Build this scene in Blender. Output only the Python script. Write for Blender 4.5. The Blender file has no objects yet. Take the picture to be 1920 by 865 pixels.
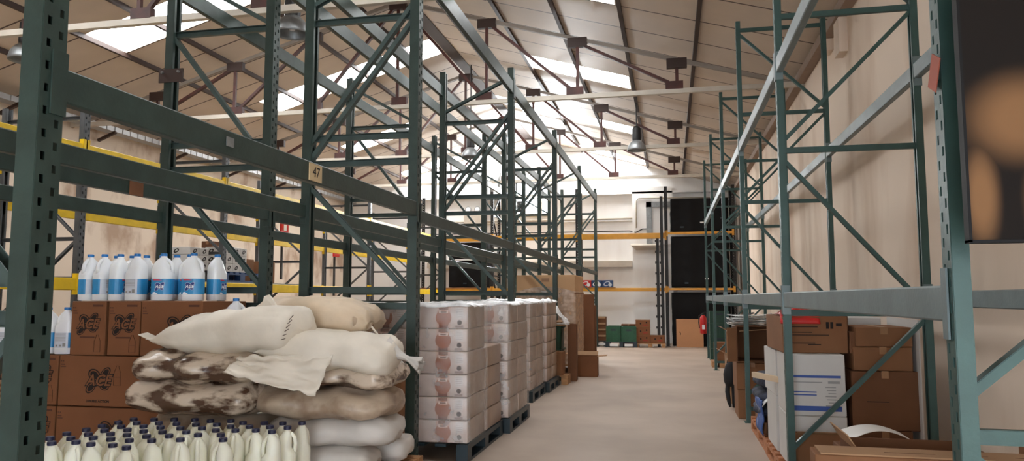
import bpy, bmesh, math, random
from mathutils import Vector, Matrix, noise, Euler
random.seed(7)
C = bpy.context.scene.collection
PI = math.pi

# ------------------------------------------------------------------ materials
def mat(name, col, rough=0.6, metal=0.0, var=0.0, scale=6.0, col2=None, bump=0.0, bscale=40.0, detail=4.0, lo=0.4, hi=0.65, stretch=None, trans=0.0, spec=0.5, sub=0.0):
    m = bpy.data.materials.new(name); m.use_nodes = True
    nt = m.node_tree; b = nt.nodes['Principled BSDF']
    b.inputs['Base Color'].default_value = (*col, 1); b.inputs['Roughness'].default_value = rough
    b.inputs['Metallic'].default_value = metal; b.inputs['Specular IOR Level'].default_value = spec
    if sub:
        b.inputs['Subsurface Weight'].default_value = sub; b.inputs['Subsurface Radius'].default_value = (.02, .02, .015)
    tc = None
    if var or col2 or bump:
        tc = nt.nodes.new('ShaderNodeTexCoord'); mp = nt.nodes.new('ShaderNodeMapping')
        nt.links.new(tc.outputs['Object'], mp.inputs['Vector'])
        if stretch: mp.inputs['Scale'].default_value = stretch
    if var or col2:
        n = nt.nodes.new('ShaderNodeTexNoise'); n.inputs['Scale'].default_value = scale; n.inputs['Detail'].default_value = detail
        nt.links.new(mp.outputs['Vector'], n.inputs['Vector'])
        r = nt.nodes.new('ShaderNodeValToRGB'); r.color_ramp.elements[0].position = lo; r.color_ramp.elements[1].position = hi
        c2 = col2 if col2 else tuple(c * (1 - var) for c in col)
        r.color_ramp.elements[0].color = (*c2, 1); r.color_ramp.elements[1].color = (*col, 1)
        nt.links.new(n.outputs['Fac'], r.inputs['Fac']); nt.links.new(r.outputs['Color'], b.inputs['Base Color'])
    if bump:
        n2 = nt.nodes.new('ShaderNodeTexNoise'); n2.inputs['Scale'].default_value = bscale; n2.inputs['Detail'].default_value = 3
        nt.links.new(mp.outputs['Vector'], n2.inputs['Vector'])
        bp = nt.nodes.new('ShaderNodeBump'); bp.inputs['Strength'].default_value = bump; bp.inputs['Distance'].default_value = .02
        nt.links.new(n2.outputs['Fac'], bp.inputs['Height']); nt.links.new(bp.outputs['Normal'], b.inputs['Normal'])
    return m

def s2l(r, g, b):
    f = lambda c: (c / 255 / 12.92) if c <= 10 else ((c / 255 + .055) / 1.055) ** 2.4
    return (f(r), f(g), f(b))

M = {}
M['teal'] = mat('teal_paint', s2l(50, 66, 60), .45, 0.1, var=.25, scale=9, bump=.05, bscale=60)
M['teal_light'] = mat('grey_green_paint', s2l(54, 84, 79), .45, 0.1, var=.2, scale=7, bump=.05, bscale=60)
M['beam_lit'] = mat('beam_paint_lit', s2l(112, 128, 130), .4, .1, var=.18, scale=6, bump=.05, bscale=60)  # rack colour lightened on the beams, light falling on them put into the paint
M['brace_lit'] = mat('brace_teal_lit', s2l(74, 90, 87), .42, .15, var=.2, scale=9)  # paler than the posts: skylight catching the braces is painted in
M['galv'] = mat('galvanised_grey', s2l(150, 152, 152), .42, .5, var=.2, scale=12)
M['dark_steel'] = mat('dark_steel', s2l(62, 62, 62), .45, .3, var=.3, scale=8)
M['post_grey'] = mat('grey_post_paint', s2l(88, 90, 92), .45, .2, var=.25, scale=8)
M['black_steel'] = mat('black_steel', s2l(36, 34, 33), .5, .2)
M['yellow'] = mat('yellow_paint', s2l(240, 200, 20), .4, 0, var=.15, scale=6)
M['orange'] = mat('orange_paint', s2l(222, 158, 48), .4, 0, var=.12, scale=5)
M['red_oxide'] = mat('red_oxide_paint', s2l(80, 38, 29), .6, 0, var=.45, scale=5)
M['cream'] = mat('cream_painted_steel', s2l(205, 195, 180), .55, 0, var=.15, scale=3)
M['chord_grey'] = mat('grey_painted_chord', s2l(150, 140, 130), .55, 0, var=.15, scale=3)
M['brown_steel'] = mat('brown_steel', s2l(58, 40, 33), .6, 0)
M['cardboard'] = mat('cardboard', s2l(136, 95, 66), .8, 0, var=.12, scale=4, bump=.03, bscale=25, spec=.2)
M['cardboard_dark'] = mat('cardboard_dark', s2l(118, 80, 56), .8, 0, var=.15, scale=3, bump=.03, bscale=25, spec=.2)
M['cardboard_red'] = mat('cardboard_reddish', s2l(130, 86, 58), .8, 0, var=.1, scale=3, bump=.03, bscale=25, spec=.2)
M['cardboard_pale'] = mat('cardboard_pale', s2l(168, 132, 100), .8, 0, var=.12, scale=4, spec=.2)
M['print_dark'] = mat('dark_brown_ink', s2l(26, 14, 10), .8)
M['print_mid'] = mat('brown_ink', s2l(84, 48, 32), .8)
M['print_red'] = mat('red_ink', s2l(150, 58, 44), .8)
M['tape'] = mat('brown_tape', s2l(150, 108, 72), .35)
M['white_card'] = mat('white_card', s2l(204, 200, 195), .65, 0, var=.05, scale=3)
M['blue_ink'] = mat('blue_ink', s2l(48, 78, 150), .6)
M['grey_ink'] = mat('grey_ink', s2l(150, 148, 146), .7)
M['wood'] = mat('pallet_wood', s2l(188, 140, 96), .75, 0, var=.35, scale=5, stretch=(1, 6, 6), bump=.05)
M['wood_orange'] = mat('orange_pallet_wood', s2l(186, 120, 76), .75, 0, var=.3, scale=5, stretch=(1, 6, 6))
M['plank'] = mat('pale_plank', s2l(215, 190, 160), .7, 0, var=.15, scale=5)
M['plastic_dark'] = mat('dark_blue_plastic', s2l(30, 48, 56), .4, 0, var=.2, scale=4)
M['plastic_blue'] = mat('blue_plastic', s2l(30, 62, 108), .45)
M['green_plastic'] = mat('green_crate_plastic', s2l(34, 92, 62), .45, 0, var=.2, scale=6)
M['green_dark'] = mat('green_bin_plastic', s2l(26, 70, 52), .5, 0, var=.2, scale=5)
M['sack'] = mat('white_woven_sack', s2l(226, 216, 200), .55, 0, var=.1, scale=5, bump=.25, bscale=9)
M['sack_beige'] = mat('beige_woven_sack', s2l(214, 192, 164), .55, 0, var=.22, scale=4, bump=.25, bscale=9)
M['sack_tan'] = mat('tan_stained_sack', s2l(186, 166, 144), .4, 0, col2=s2l(140, 114, 92), scale=5, lo=.32, hi=.52, bump=.3, bscale=12)
M['sack_stain'] = mat('brown_stained_sack', s2l(206, 188, 168), .25, 0, col2=s2l(84, 60, 46), scale=7.5, lo=.43, hi=.55, bump=.35, bscale=14, detail=8, stretch=(.6, 1, 1.5))
M['sack_grey'] = mat('greyish_sack', s2l(205, 198, 190), .55, 0, var=.12, scale=4, bump=.2, bscale=10)
M['thread'] = mat('dark_thread', s2l(70, 50, 40), .8)
M['bottle'] = mat('white_bottle_plastic', s2l(236, 238, 240), .3, 0, sub=.2)
M['jug'] = mat('milky_jug_plastic', s2l(244, 243, 226), .32, 0, var=.06, scale=4, sub=.25)
M['cap_blue'] = mat('blue_cap', s2l(36, 120, 190), .4)
M['cap_navy'] = mat('navy_cap', s2l(30, 30, 62), .4)
M['label_blue'] = mat('blue_label', s2l(48, 146, 205), .35, 0, var=.2, scale=6)
M['label_navy'] = mat('navy_logo_ink', s2l(26, 50, 120), .4)
M['label_white'] = mat('white_label_panel', s2l(205, 210, 220), .4)
M['white'] = mat('plain_white', s2l(240, 240, 240), .5)
M['label_red'] = mat('red_label_ink', s2l(205, 50, 60), .45)
M['red_plastic'] = mat('red_plastic', s2l(200, 34, 32), .4)
M['black_cloth'] = mat('black_cloth', s2l(26, 25, 27), .8, 0, bump=.3, bscale=20)
M['dark_cloth'] = mat('slate_blue_cloth', s2l(62, 66, 84), .85, 0, col2=s2l(34, 34, 46), scale=12, bump=.3, bscale=25)
M['blue_cloth'] = mat('striped_blue_cloth', s2l(58, 84, 140), .8, 0, col2=s2l(225, 225, 230), scale=14, lo=.3, hi=.42, stretch=(1, 1, .12))
M['paper'] = mat('white_paper', s2l(232, 230, 226), .6)
M['newspaper'] = mat('printed_paper_sheet', s2l(238, 232, 222), .7, 0, col2=s2l(186, 174, 160), scale=20)
M['paper_bin'] = mat('black_film', s2l(13, 12, 13), .6, 0, bump=.2, bscale=5, spec=.2)
M['board'] = mat('tan_board', s2l(190, 138, 98), .7, 0, var=.1, scale=2)
M['concrete'] = None

def film_mat(name, col=(.95, .95, .95), op=.35):
    m = bpy.data.materials.new(name); m.use_nodes = True; nt = m.node_tree
    b = nt.nodes['Principled BSDF']; out = nt.nodes['Material Output']
    b.inputs['Base Color'].default_value = (*col, 1); b.inputs['Roughness'].default_value = .18
    tr = nt.nodes.new('ShaderNodeBsdfTransparent'); mx = nt.nodes.new('ShaderNodeMixShader')
    tc = nt.nodes.new('ShaderNodeTexCoord'); n = nt.nodes.new('ShaderNodeTexNoise'); n.inputs['Scale'].default_value = 9; n.inputs['Detail'].default_value = 6
    nt.links.new(tc.outputs['Object'], n.inputs['Vector'])
    mr = nt.nodes.new('ShaderNodeMapRange'); mr.inputs[1].default_value = .3; mr.inputs[2].default_value = .75
    mr.inputs[3].default_value = op * .45; mr.inputs[4].default_value = min(1, op * 1.7)
    nt.links.new(n.outputs['Fac'], mr.inputs[0]); nt.links.new(mr.outputs[0], mx.inputs[0])
    bp = nt.nodes.new('ShaderNodeBump'); bp.inputs['Strength'].default_value = .6; bp.inputs['Distance'].default_value = .03
    nt.links.new(n.outputs['Fac'], bp.inputs['Height']); nt.links.new(bp.outputs['Normal'], b.inputs['Normal'])
    nt.links.new(tr.outputs[0], mx.inputs[1]); nt.links.new(b.outputs[0], mx.inputs[2]); nt.links.new(mx.outputs[0], out.inputs[0])
    return m
M['film'] = film_mat('clear_stretch_film', op=.2)
M['film_white'] = film_mat('milky_film', op=.85)
M['film_brown'] = film_mat('wrinkled_film_on_carton', s2l(226, 204, 186), .5)

def emis(name, col, s):
    m = bpy.data.materials.new(name); m.use_nodes = True; nt = m.node_tree
    b = nt.nodes['Principled BSDF']; b.inputs['Base Color'].default_value = (*col, 1)
    b.inputs['Emission Color'].default_value = (*col, 1); b.inputs['Emission Strength'].default_value = s
    return m
SKY_E = 9.0
def skylight_mat():
    m = bpy.data.materials.new('daylit_corrugated_skylight'); m.use_nodes = True; nt = m.node_tree
    b = nt.nodes['Principled BSDF']; b.inputs['Base Color'].default_value = (.8, .8, .75, 1); b.inputs['Roughness'].default_value = .5
    b.inputs['Emission Color'].default_value = (.94, .97, 1, 1); b.inputs['Emission Strength'].default_value = SKY_E
    return m
M['skylight'] = skylight_mat()

def ceiling_mat():
    m = mat('roof_sandwich_panel', s2l(204, 187, 169), .55, 0, var=.08, scale=1.5); nt = m.node_tree
    b = nt.nodes['Principled BSDF']
    geo = nt.nodes.new('ShaderNodeNewGeometry'); sx = nt.nodes.new('ShaderNodeSeparateXYZ'); nt.links.new(geo.outputs['Position'], sx.inputs[0])
    a = nt.nodes.new('ShaderNodeMath'); a.operation = 'SUBTRACT'; a.inputs[1].default_value = 9.1 - 8.5 * 3; nt.links.new(sx.outputs['Y'], a.inputs[0])
    d = nt.nodes.new('ShaderNodeMath'); d.operation = 'DIVIDE'; d.inputs[1].default_value = .85; nt.links.new(a.outputs[0], d.inputs[0])
    f = nt.nodes.new('ShaderNodeMath'); f.operation = 'FRACT'; nt.links.new(d.outputs[0], f.inputs[0])
    l = nt.nodes.new('ShaderNodeMath'); l.operation = 'LESS_THAN'; l.inputs[1].default_value = .035; nt.links.new(f.outputs[0], l.inputs[0])
    mx = nt.nodes.new('ShaderNodeMix'); mx.data_type = 'RGBA'; nt.links.new(l.outputs[0], mx.inputs[0])
    src = b.inputs['Base Color'].links[0].from_socket
    nt.links.new(src, mx.inputs[6]); mx.inputs[7].default_value = (*s2l(70, 52, 44), 1); nt.links.new(mx.outputs[2], b.inputs['Base Color'])
    return m
M['ceiling'] = ceiling_mat()
def plaster(name, col, stain, lo=.3, hi=.5, sc=2.0, st=(1, 1, .18), extra=None):
    m = mat(name, col, .85, 0, col2=stain, scale=sc, lo=lo, hi=hi, stretch=st, detail=8, bump=.12, bscale=8, spec=.2)
    return m
M['wall_r'] = plaster('stained_beige_plaster', s2l(236, 218, 200), s2l(212, 188, 166), .28, .5, 1.7, (1, .8, .22))
M['wall_l'] = plaster('patchy_beige_plaster', s2l(212, 196, 178), s2l(170, 146, 126), .34, .48, 1.5, (1, 1, .7))
M['wall_b'] = plaster('white_plaster', s2l(244, 243, 241), s2l(232, 228, 224), .3, .5, 1.2)
M['floor'] = mat('dusty_concrete_floor', s2l(178, 160, 144), .6, 0, col2=s2l(160, 142, 127), scale=.8, lo=.35, hi=.65, detail=9, bump=.06, bscale=14, spec=.35)
M['trunk'] = mat('ribbed_cable_tray', s2l(170, 170, 170), .35, .6)

def pack_mat():
    # tissue pack: pinkish white wrap, brown round print with dark caps and small grey print panels (front face only, via UV)
    m = bpy.data.materials.new('printed_tissue_wrap'); m.use_nodes = True; nt = m.node_tree; L = nt.links; N = nt.nodes.new
    b = nt.nodes['Principled BSDF']; b.inputs['Roughness'].default_value = .3
    uv = N('ShaderNodeUVMap'); sx = N('ShaderNodeSeparateXYZ'); L.new(uv.outputs[0], sx.inputs[0])
    def math_(op, a, bb=None, c=None):
        n = N('ShaderNodeMath'); n.operation = op
        for i, v in enumerate((a, bb, c)):
            if v is None: continue
            if isinstance(v, (int, float)): n.inputs[i].default_value = v
            else: L.new(v, n.inputs[i])
        return n.outputs[0]
    U, V = sx.outputs['X'], sx.outputs['Y']
    def rect(u0, u1, v0, v1):
        return math_('MULTIPLY', math_('MULTIPLY', math_('GREATER_THAN', U, u0), math_('LESS_THAN', U, u1)), math_('MULTIPLY', math_('GREATER_THAN', V, v0), math_('LESS_THAN', V, v1)))
    def disc(cu, cv, ru, rv):
        a = math_('DIVIDE', math_('SUBTRACT', U, cu), ru); c = math_('DIVIDE', math_('SUBTRACT', V, cv), rv)
        return math_('LESS_THAN', math_('ADD', math_('MULTIPLY', a, a), math_('MULTIPLY', c, c)), 1.0)
    cur = None
    base = N('ShaderNodeRGB'); base.outputs[0].default_value = (*s2l(208, 188, 178), 1); cur = base.outputs[0]
    def over(mask, col):
        nonlocal cur
        mx = N('ShaderNodeMix'); mx.data_type = 'RGBA'; L.new(mask, mx.inputs[0]); L.new(cur, mx.inputs[6]); mx.inputs[7].default_value = (*col, 1); cur = mx.outputs[2]
    over(rect(.46, .70, .02, .98), s2l(204, 168, 150))
    over(rect(.50, .66, .0, .2), s2l(128, 72, 50))
    over(rect(.50, .66, .84, 1.0), s2l(128, 84, 66))
    over(disc(.58, .48, .135, .36), s2l(164, 92, 56))
    over(rect(.5, .66, .68, .80), s2l(226, 196, 178))
    over(rect(.53, .63, .71, .77), s2l(120, 80, 64))
    for u0 in (.05, .79):
        over(rect(u0, u0 + .13, .45, .95), s2l(206, 194, 188))
        for k in range(5): over(rect(u0 + .01, u0 + .12, .52 + k * .08, .55 + k * .08), s2l(176, 160, 152))
        over(disc(u0 + .065, .27, .04, .11), s2l(72, 56, 52))
        over(rect(u0 - .01, u0 + .13, .04, .14), s2l(160, 140, 132))
    L.new(cur, b.inputs['Base Color'])
    return m
M['pack'] = pack_mat()
M['pack_side'] = mat('tissue_wrap_plain', s2l(168, 144, 126), .35, 0, var=.14, scale=4, bump=.2, bscale=12)
M['pack_end'] = mat('tissue_wrap_back', s2l(190, 150, 126), .3, 0, var=.2, scale=5)

# ------------------------------------------------------------------ mesh helpers
class MB:
    def __init__(s): s.v = []; s.f = []; s.m = []; s.mi = 0
    def add(s, vs, fs):
        o = len(s.v); s.v += [tuple(v) for v in vs]; s.f += [tuple(i + o for i in f) for f in fs]; s.m += [s.mi] * len(fs); return s
    def box(s, x0, x1, y0, y1, z0, z1):
        return s.add([(x0, y0, z0), (x1, y0, z0), (x1, y1, z0), (x0, y1, z0), (x0, y0, z1), (x1, y0, z1), (x1, y1, z1), (x0, y1, z1)],
                     [(0, 3, 2, 1), (4, 5, 6, 7), (0, 1, 5, 4), (1, 2, 6, 5), (2, 3, 7, 6), (3, 0, 4, 7)])
    def bar(s, p, q, w, h, up=(0, 0, 1)):
        p, q = Vector(p), Vector(q); d = (q - p).normalized(); u = Vector(up)
        if abs(d.dot(u)) > .98: u = Vector((1, 0, 0))
        a = d.cross(u).normalized() * (w / 2); b = a.cross(d).normalized() * (h / 2)
        return s.add([p - a - b, p + a - b, p + a + b, p - a + b, q - a - b, q + a - b, q + a + b, q - a + b],
                     [(0, 3, 2, 1), (4, 5, 6, 7), (0, 1, 5, 4), (1, 2, 6, 5), (2, 3, 7, 6), (3, 0, 4, 7)])
    def lbar(s, p, q, w, t=.004, up=(0, 0, 1)):      # C-profile brace: web + two lips
        p, q = Vector(p), Vector(q); d = (q - p).normalized(); a = d.cross(Vector(up)).normalized(); b = a.cross(d).normalized()
        s.bar(p + a * w * .35, q + a * w * .35, t, w, b); s.bar(p + b * w / 2, q + b * w / 2, w * .7, t, b); s.bar(p - b * w / 2, q - b * w / 2, w * .7, t, b); return s
    def tube(s, pts, r, n=10, caps=True):
        pts = [Vector(p) for p in pts]; rs = r if isinstance(r, (list, tuple)) else [r] * len(pts)
        vs = []; ref = None
        for i, p in enumerate(pts):
            d = (pts[min(i + 1, len(pts) - 1)] - pts[max(i - 1, 0)]).normalized()
            if ref is None: ref = Vector((0, 0, 1)) if abs(d.z) < .9 else Vector((1, 0, 0))
            a = d.cross(ref).normalized(); b = a.cross(d).normalized(); ref = b
            for k in range(n):
                t = 2 * PI * k / n; vs.append(p + a * math.cos(t) * rs[i] + b * math.sin(t) * rs[i])
        fs = [(i * n + k, i * n + (k + 1) % n, (i + 1) * n + (k + 1) % n, (i + 1) * n + k) for i in range(len(pts) - 1) for k in range(n)]
        if caps: fs += [tuple(range(n))[::-1], tuple(range((len(pts) - 1) * n, len(pts) * n))]
        return s.add(vs, fs)
    def loft(s, secs, n=24, e=2.6, caps=True):        # secs: (z, cx, cy, hx, hy[, e])
        vs = []
        for sc in secs:
            z, cx, cy, hx, hy = sc[:5]; ee = sc[5] if len(sc) > 5 else e
            for k in range(n):
                t = 2 * PI * k / n; c, si = math.cos(t), math.sin(t)
                vs.append((cx + hx * math.copysign(abs(c) ** (2 / ee), c), cy + hy * math.copysign(abs(si) ** (2 / ee), si), z))
        fs = [(i * n + k, i * n + (k + 1) % n, (i + 1) * n + (k + 1) % n, (i + 1) * n + k) for i in range(len(secs) - 1) for k in range(n)]
        if caps: fs += [tuple(range(n))[::-1], tuple(range((len(secs) - 1) * n, len(secs) * n))]
        return s.add(vs, fs)
    def grid(s, fn, nu, nv):
        vs = [fn(i / nu, j / nv) for i in range(nu + 1) for j in range(nv + 1)]
        fs = [(i * (nv + 1) + j, (i + 1) * (nv + 1) + j, (i + 1) * (nv + 1) + j + 1, i * (nv + 1) + j + 1) for i in range(nu) for j in range(nv)]
        return s.add(vs, fs)
    def mesh(s, name, mats):
        me = bpy.data.meshes.new(name); me.from_pydata(s.v, [], s.f)
        for m in (mats if isinstance(mats, (list, tuple)) else [mats]): me.materials.append(m)
        me.polygons.foreach_set('material_index', s.m); me.update(); return me
    def build(s, name, mats, parent=None, loc=None, smooth=False, bevel=0, solid=0, subsurf=0):
        me = s.mesh(name, mats)
        if bevel:
            bm = bmesh.new(); bm.from_mesh(me); bmesh.ops.bevel(bm, geom=bm.edges[:], offset=bevel, segments=1, affect='EDGES', profile=.5); bm.to_mesh(me); bm.free()
        if smooth: me.polygons.foreach_set('use_smooth', [True] * len(me.polygons))
        return obj(name, me, parent, loc, solid, subsurf)
def obj(name, me, parent=None, loc=None, solid=0, subsurf=0):
    o = bpy.data.objects.new(name, me); C.objects.link(o)
    if parent: o.parent = parent
    if loc: o.location = loc
    if solid:
        md = o.modifiers.new('sheet', 'SOLIDIFY'); md.thickness = solid; md.offset = 0
    if subsurf:
        md = o.modifiers.new('smooth', 'SUBSURF'); md.levels = subsurf; md.render_levels = subsurf
    return o
def tag(o, label, cat, group=None):
    o['label'] = label; o['category'] = cat
    if group: o['group'] = group
    return o
def thing(name, label, cat, loc=(0, 0, 0), rz=0, group=None):
    o = bpy.data.objects.new(name, None); C.objects.link(o); o.location = loc; o.rotation_euler = (0, 0, rz); o.empty_display_size = .1
    return tag(o, label, cat, group)
def struct(o): o['kind'] = 'structure'; return o
def dup(root, loc, rz, label, group=None):
    r = root.copy(); C.objects.link(r); r.location = loc; r.rotation_euler = (0, 0, rz); r['label'] = label
    if group: r['group'] = group
    for ch in list(root.children):
        c = ch.copy(); C.objects.link(c); c.parent = r
        for g in list(ch.children):
            d = g.copy(); C.objects.link(d); d.parent = c
    return r
ORD = 'first second third fourth fifth sixth seventh eighth ninth tenth eleventh twelfth'.split()

_txt = {}
def text_mesh(body, size, m, shear=0.0, bold=0.0, align='CENTER'):
    k = (body, size, m.name, shear, bold, align)
    if k in _txt: return _txt[k]
    cu = bpy.data.curves.new('letters', 'FONT'); cu.body = body; cu.size = size; cu.shear = shear; cu.offset = bold; cu.extrude = .0006; cu.align_x = align; cu.align_y = 'CENTER'; cu.resolution_u = 3
    ob = bpy.data.objects.new('letters', cu); C.objects.link(ob); bpy.context.view_layer.update()
    me = bpy.data.meshes.new_from_object(ob.evaluated_get(bpy.context.evaluated_depsgraph_get()))
    bpy.data.objects.remove(ob); bpy.data.curves.remove(cu); me.materials.clear(); me.materials.append(m); me.name = 'lettering'; _txt[k] = me; return me
def mesh_parts(me): return [tuple(v.co) for v in me.vertices], [tuple(p.vertices) for p in me.polygons]
FRONT = Matrix.Rotation(PI / 2, 4, 'X')             # XY drawing -> upright facing -Y
def flat_ring(mb, cx, cy, rx, ry, t, rot, z, n=28, fill=False):
    vs = []; c, s_ = math.cos(rot), math.sin(rot)
    for k in range(n):
        a = 2 * PI * k / n
        for q in (1, 0 if fill else 1 - t):
            x, y = rx * q * math.cos(a) if q else 0, ry * q * math.sin(a) if q else 0
            vs.append((cx + x * c - y * s_, cy + x * s_ + y * c, z))
    mb.add(vs, [(2 * k, 2 * ((k + 1) % n), 2 * ((k + 1) % n) + 1, 2 * k + 1) for k in range(n)])
def logo_mesh(w, dark, light):
    # ACE mark: slanted letters over crossed, outlined petals. Drawn in XY, then stood up facing -Y.
    mb = MB(); mb.mi = 0
    for (cx, cy, rx, ry, rot) in ((-.17, .17, .27, .20, -.5), (.27, .25, .25, .15, .75), (-.30, -.27, .24, .15, .75), (.24, -.2, .2, .15, -.3)):
        mb.mi = 0; flat_ring(mb, cx * w, cy * w, rx * w, ry * w, .2, rot, 0)
        flat_ring(mb, cx * w, cy * w, rx * w * .66, ry * w * .62, .2, rot, .0002, fill=True)
    mb.bar((-.42 * w, -.3 * w, .0003), (.4 * w, -.05 * w, .0003), .05 * w, .0005)
    for m_, b_, z in ((0, .035, .0012), (1, .008, .0022)):
        me = text_mesh('ACE', w * .52, dark, .28, w * b_)
        vs, fs = mesh_parts(me); mb.mi = m_
        mb.add([(v[0], v[1] * 1.05 - .02 * w, z + v[2]) for v in vs], fs)
    me = mb.mesh('logo', [dark, light]); me.transform(FRONT); return me
def put(name, me, parent, loc, rz=0):
    o = bpy.data.objects.new(name, me); C.objects.link(o); o.parent = parent; o.location = loc; o.rotation_euler = (0, 0, rz); return o

# ------------------------------------------------------------------ the hall
XL, XR, YB, YF = -10.5, 1.95, 22.8, -6.0
RX, RZ, SL = -4.3, 6.41, .287
def roof(x): return RZ - SL * abs(x - RX)
struct(MB().box(XL - .2, XR + .2, YF - .2, YB + .2, -.2, 0).build('floor', M['floor']))
struct(MB().box(XL - .25, XL, YF, YB, 0, roof(XL) + .02).build('wall_left', M['wall_l']))
SD = (-1.7, .3, 2.15)      # side doorway behind the viewer
mb = MB(); mb.box(XR, XR + .25, YF, SD[0], 0, roof(XR) + .02); mb.box(XR, XR + .25, SD[1], YB, 0, roof(XR) + .02); mb.box(XR, XR + .25, SD[0], SD[1], SD[2], roof(XR) + .02)
struct(mb.build('wall_right', M['wall_r']))
def gable(y0, y1, name, m, hole=None, hole2=None):
    mb = MB(); xs = sorted({XL, RX, XR} | set(h for hh in (hole, hole2) if hh for h in hh[:2]))
    for a, b in zip(xs, xs[1:]):
        mid = (a + b) / 2; segs = [(0, None)]
        for hh in (hole, hole2):
            if hh and hh[0] <= mid <= hh[1]: segs = [(0, hh[2]), (hh[3], None)] if hh[2] > 0 else [(hh[3], None)]
        for z0, z1 in segs:
            za, zb = (roof(a) + .02, roof(b) + .02) if z1 is None else (z1, z1)
            mb.add([(a, y0, z0), (b, y0, z0), (b, y1, z0), (a, y1, z0), (a, y0, za), (b, y0, zb), (b, y1, zb), (a, y1, za)],
                   [(0, 3, 2, 1), (4, 5, 6, 7), (0, 1, 5, 4), (1, 2, 6, 5), (2, 3, 7, 6), (3, 0, 4, 7)])
    return struct(mb.build(name, m))
WIN = (-4.75, -3.72, 3.98, 4.98)
gable(YB, YB + .25, 'wall_back', M['wall_b'], WIN)
DOOR = (-3.4, .9, 0, 3.3)
gable(YF - .25, YF, 'wall_front', M['wall_r'], DOOR)
# roof: two panelled slopes left open where the skylights sit
SKY = []
for k in range(-1, 4):
    y0 = 9.1 + 4.25 * k
    full = {2: (-4.25, -.68), 1: (-2.6, -.68)}.get(k, (-2.6, -.68))
    SKY.append((full[0], full[1], y0, y0 + .85))
    SKY.append(({0: -8.4, 1: -8.1, 2: -8.3}.get(k, -8.3), {0: -6.1, 1: -4.5, 2: -6.4, 3: -4.5}.get(k, -6.2), y0, y0 + .85))
def slope(name, a, b):
    sk = [s for s in SKY if s[0] >= a - .01 and s[1] <= b + .01]
    ys = sorted({YF - .2, YB + .2} | {y for s in sk for y in s[2:]}); mb = MB()
    for y0, y1 in zip(ys, ys[1:]):
        cut = [s for s in sk if abs(s[2] - y0) < 1e-6 and abs(s[3] - y1) < 1e-6]
        spans = [(a, b)] if not cut else [(a, cut[0][0]), (cut[0][1], b)]
        for x0, x1 in spans:
            if x1 - x0 < .01: continue
            z0, z1 = roof(x0), roof(x1)
            mb.add([(x0, y0, z0), (x1, y0, z1), (x1, y1, z1), (x0, y1, z0), (x0, y0, z0 + .08), (x1, y0, z1 + .08), (x1, y1, z1 + .08), (x0, y1, z0 + .08)],
                   [(0, 3, 2, 1), (4, 5, 6, 7), (0, 1, 5, 4), (1, 2, 6, 5), (2, 3, 7, 6), (3, 0, 4, 7)])
    struct(mb.build(name, M['ceiling']))
slope('ceiling_left', XL - .25, RX); slope('ceiling_right', RX, XR + .25)
for i, (x0, x1, y0, y1) in enumerate(SKY):
    n = 34; mb = MB(); vs = []
    for k in range(n + 1):
        y = y0 + (y1 - y0) * k / n; dz = .012 * math.sin(k * PI / 1.5)
        vs += [(x0, y, roof(x0) + .03 + dz), (x1, y, roof(x1) + .03 + dz)]
    mb.add(vs, [(2 * k, 2 * k + 1, 2 * k + 3, 2 * k + 2) for k in range(n)])
    struct(mb.build('window_%d' % (i + 2), M['skylight'], solid=.006))
for i, x in enumerate((-3.62, -2.62, -1.62, -.62, .42, 1.56, -5.0, -6.02, -7.5, -8.42, -9.4)):
    z = roof(x); struct(MB().box(x - .028, x + .028, YF, YB, z - .06, z + .01).build('trim_%d' % (i + 1), M['brown_steel']))
struct(MB().box(RX - .12, RX + .12, YF, YB, RZ - .05, RZ - .015).build('trim_12', M['brown_steel']))
# eave beam along the right wall and the two stub posts under the roof
struct(MB().box(1.83, 1.96, YF, YB, 4.44, 4.56).build('trim_13', mat('eave_concrete', s2l(150, 128, 112), .8, var=.1)))
struct(MB().box(1.86, 1.96, 8.5, 8.75, 4.05, 4.6).build('trim_14', M['wall_r']))
struct(MB().box(1.86, 1.96, 9.2, 9.42, 4.3, 4.6).build('trim_15', M['wall_r']))
# cable tray along the left eave
mb = MB()
mb.box(XL + .12, XL + .34, YF, YB, 4.46, 4.5); mb.box(XL + .33, XL + .35, YF, YB, 4.46, 4.55)
for k in range(140):
    y = YF + k * .205; mb.box(XL + .35, XL + .36, y, y + .1, 4.46, 4.55)
tr = mb.build('hanging_cable_tray', M['trunk']); tag(tr, 'ribbed silver cable tray running high along the left wall', 'cable tray')
for k in range(14): MB().bar((XL + .03, YF + 1 + k * 2.1, 4.3), (XL + .4, YF + 1 + k * 2.1, 4.44), .05, .05).build('support_bracket', M['brown_steel'], tr)
# back wall: pilaster, window, ledge, pipes, hatch
struct(MB().box(-1.1, .1, 22.62, YB, 0, 4.7).build('trim_16', M['wall_b']))
struct(MB().box(-10.4, 1.95, 22.62, YB, 4.5, 4.56).build('trim_17', M['wall_b']))
w = MB(); x0, x1, z0, z1 = WIN
for a, b, c, d in ((x0 - .06, x1 + .06, z1, z1 + .06), (x0 - .06, x1 + .06, z0 - .08, z0), (x0 - .06, x0, z0, z1), (x1, x1 + .06, z0, z1)): w.box(a, b, 22.72, 23.0, c, d)
wf = struct(w.build('window_1', M['cream']))
w = MB()
for k in range(1, 5): w.box(x0 + (x1 - x0) * k / 5 - .012, x0 + (x1 - x0) * k / 5 + .012, 22.88, 22.91, z0, z1)
w.box(x0, x1, 22.87, 22.92, (z0 + z1) / 2 - .02, (z0 + z1) / 2 + .02); w.build('window_bar', M['cream'], wf)
glass = bpy.data.materials.new('window_glass'); glass.use_nodes = True; nt = glass.node_tree
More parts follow.
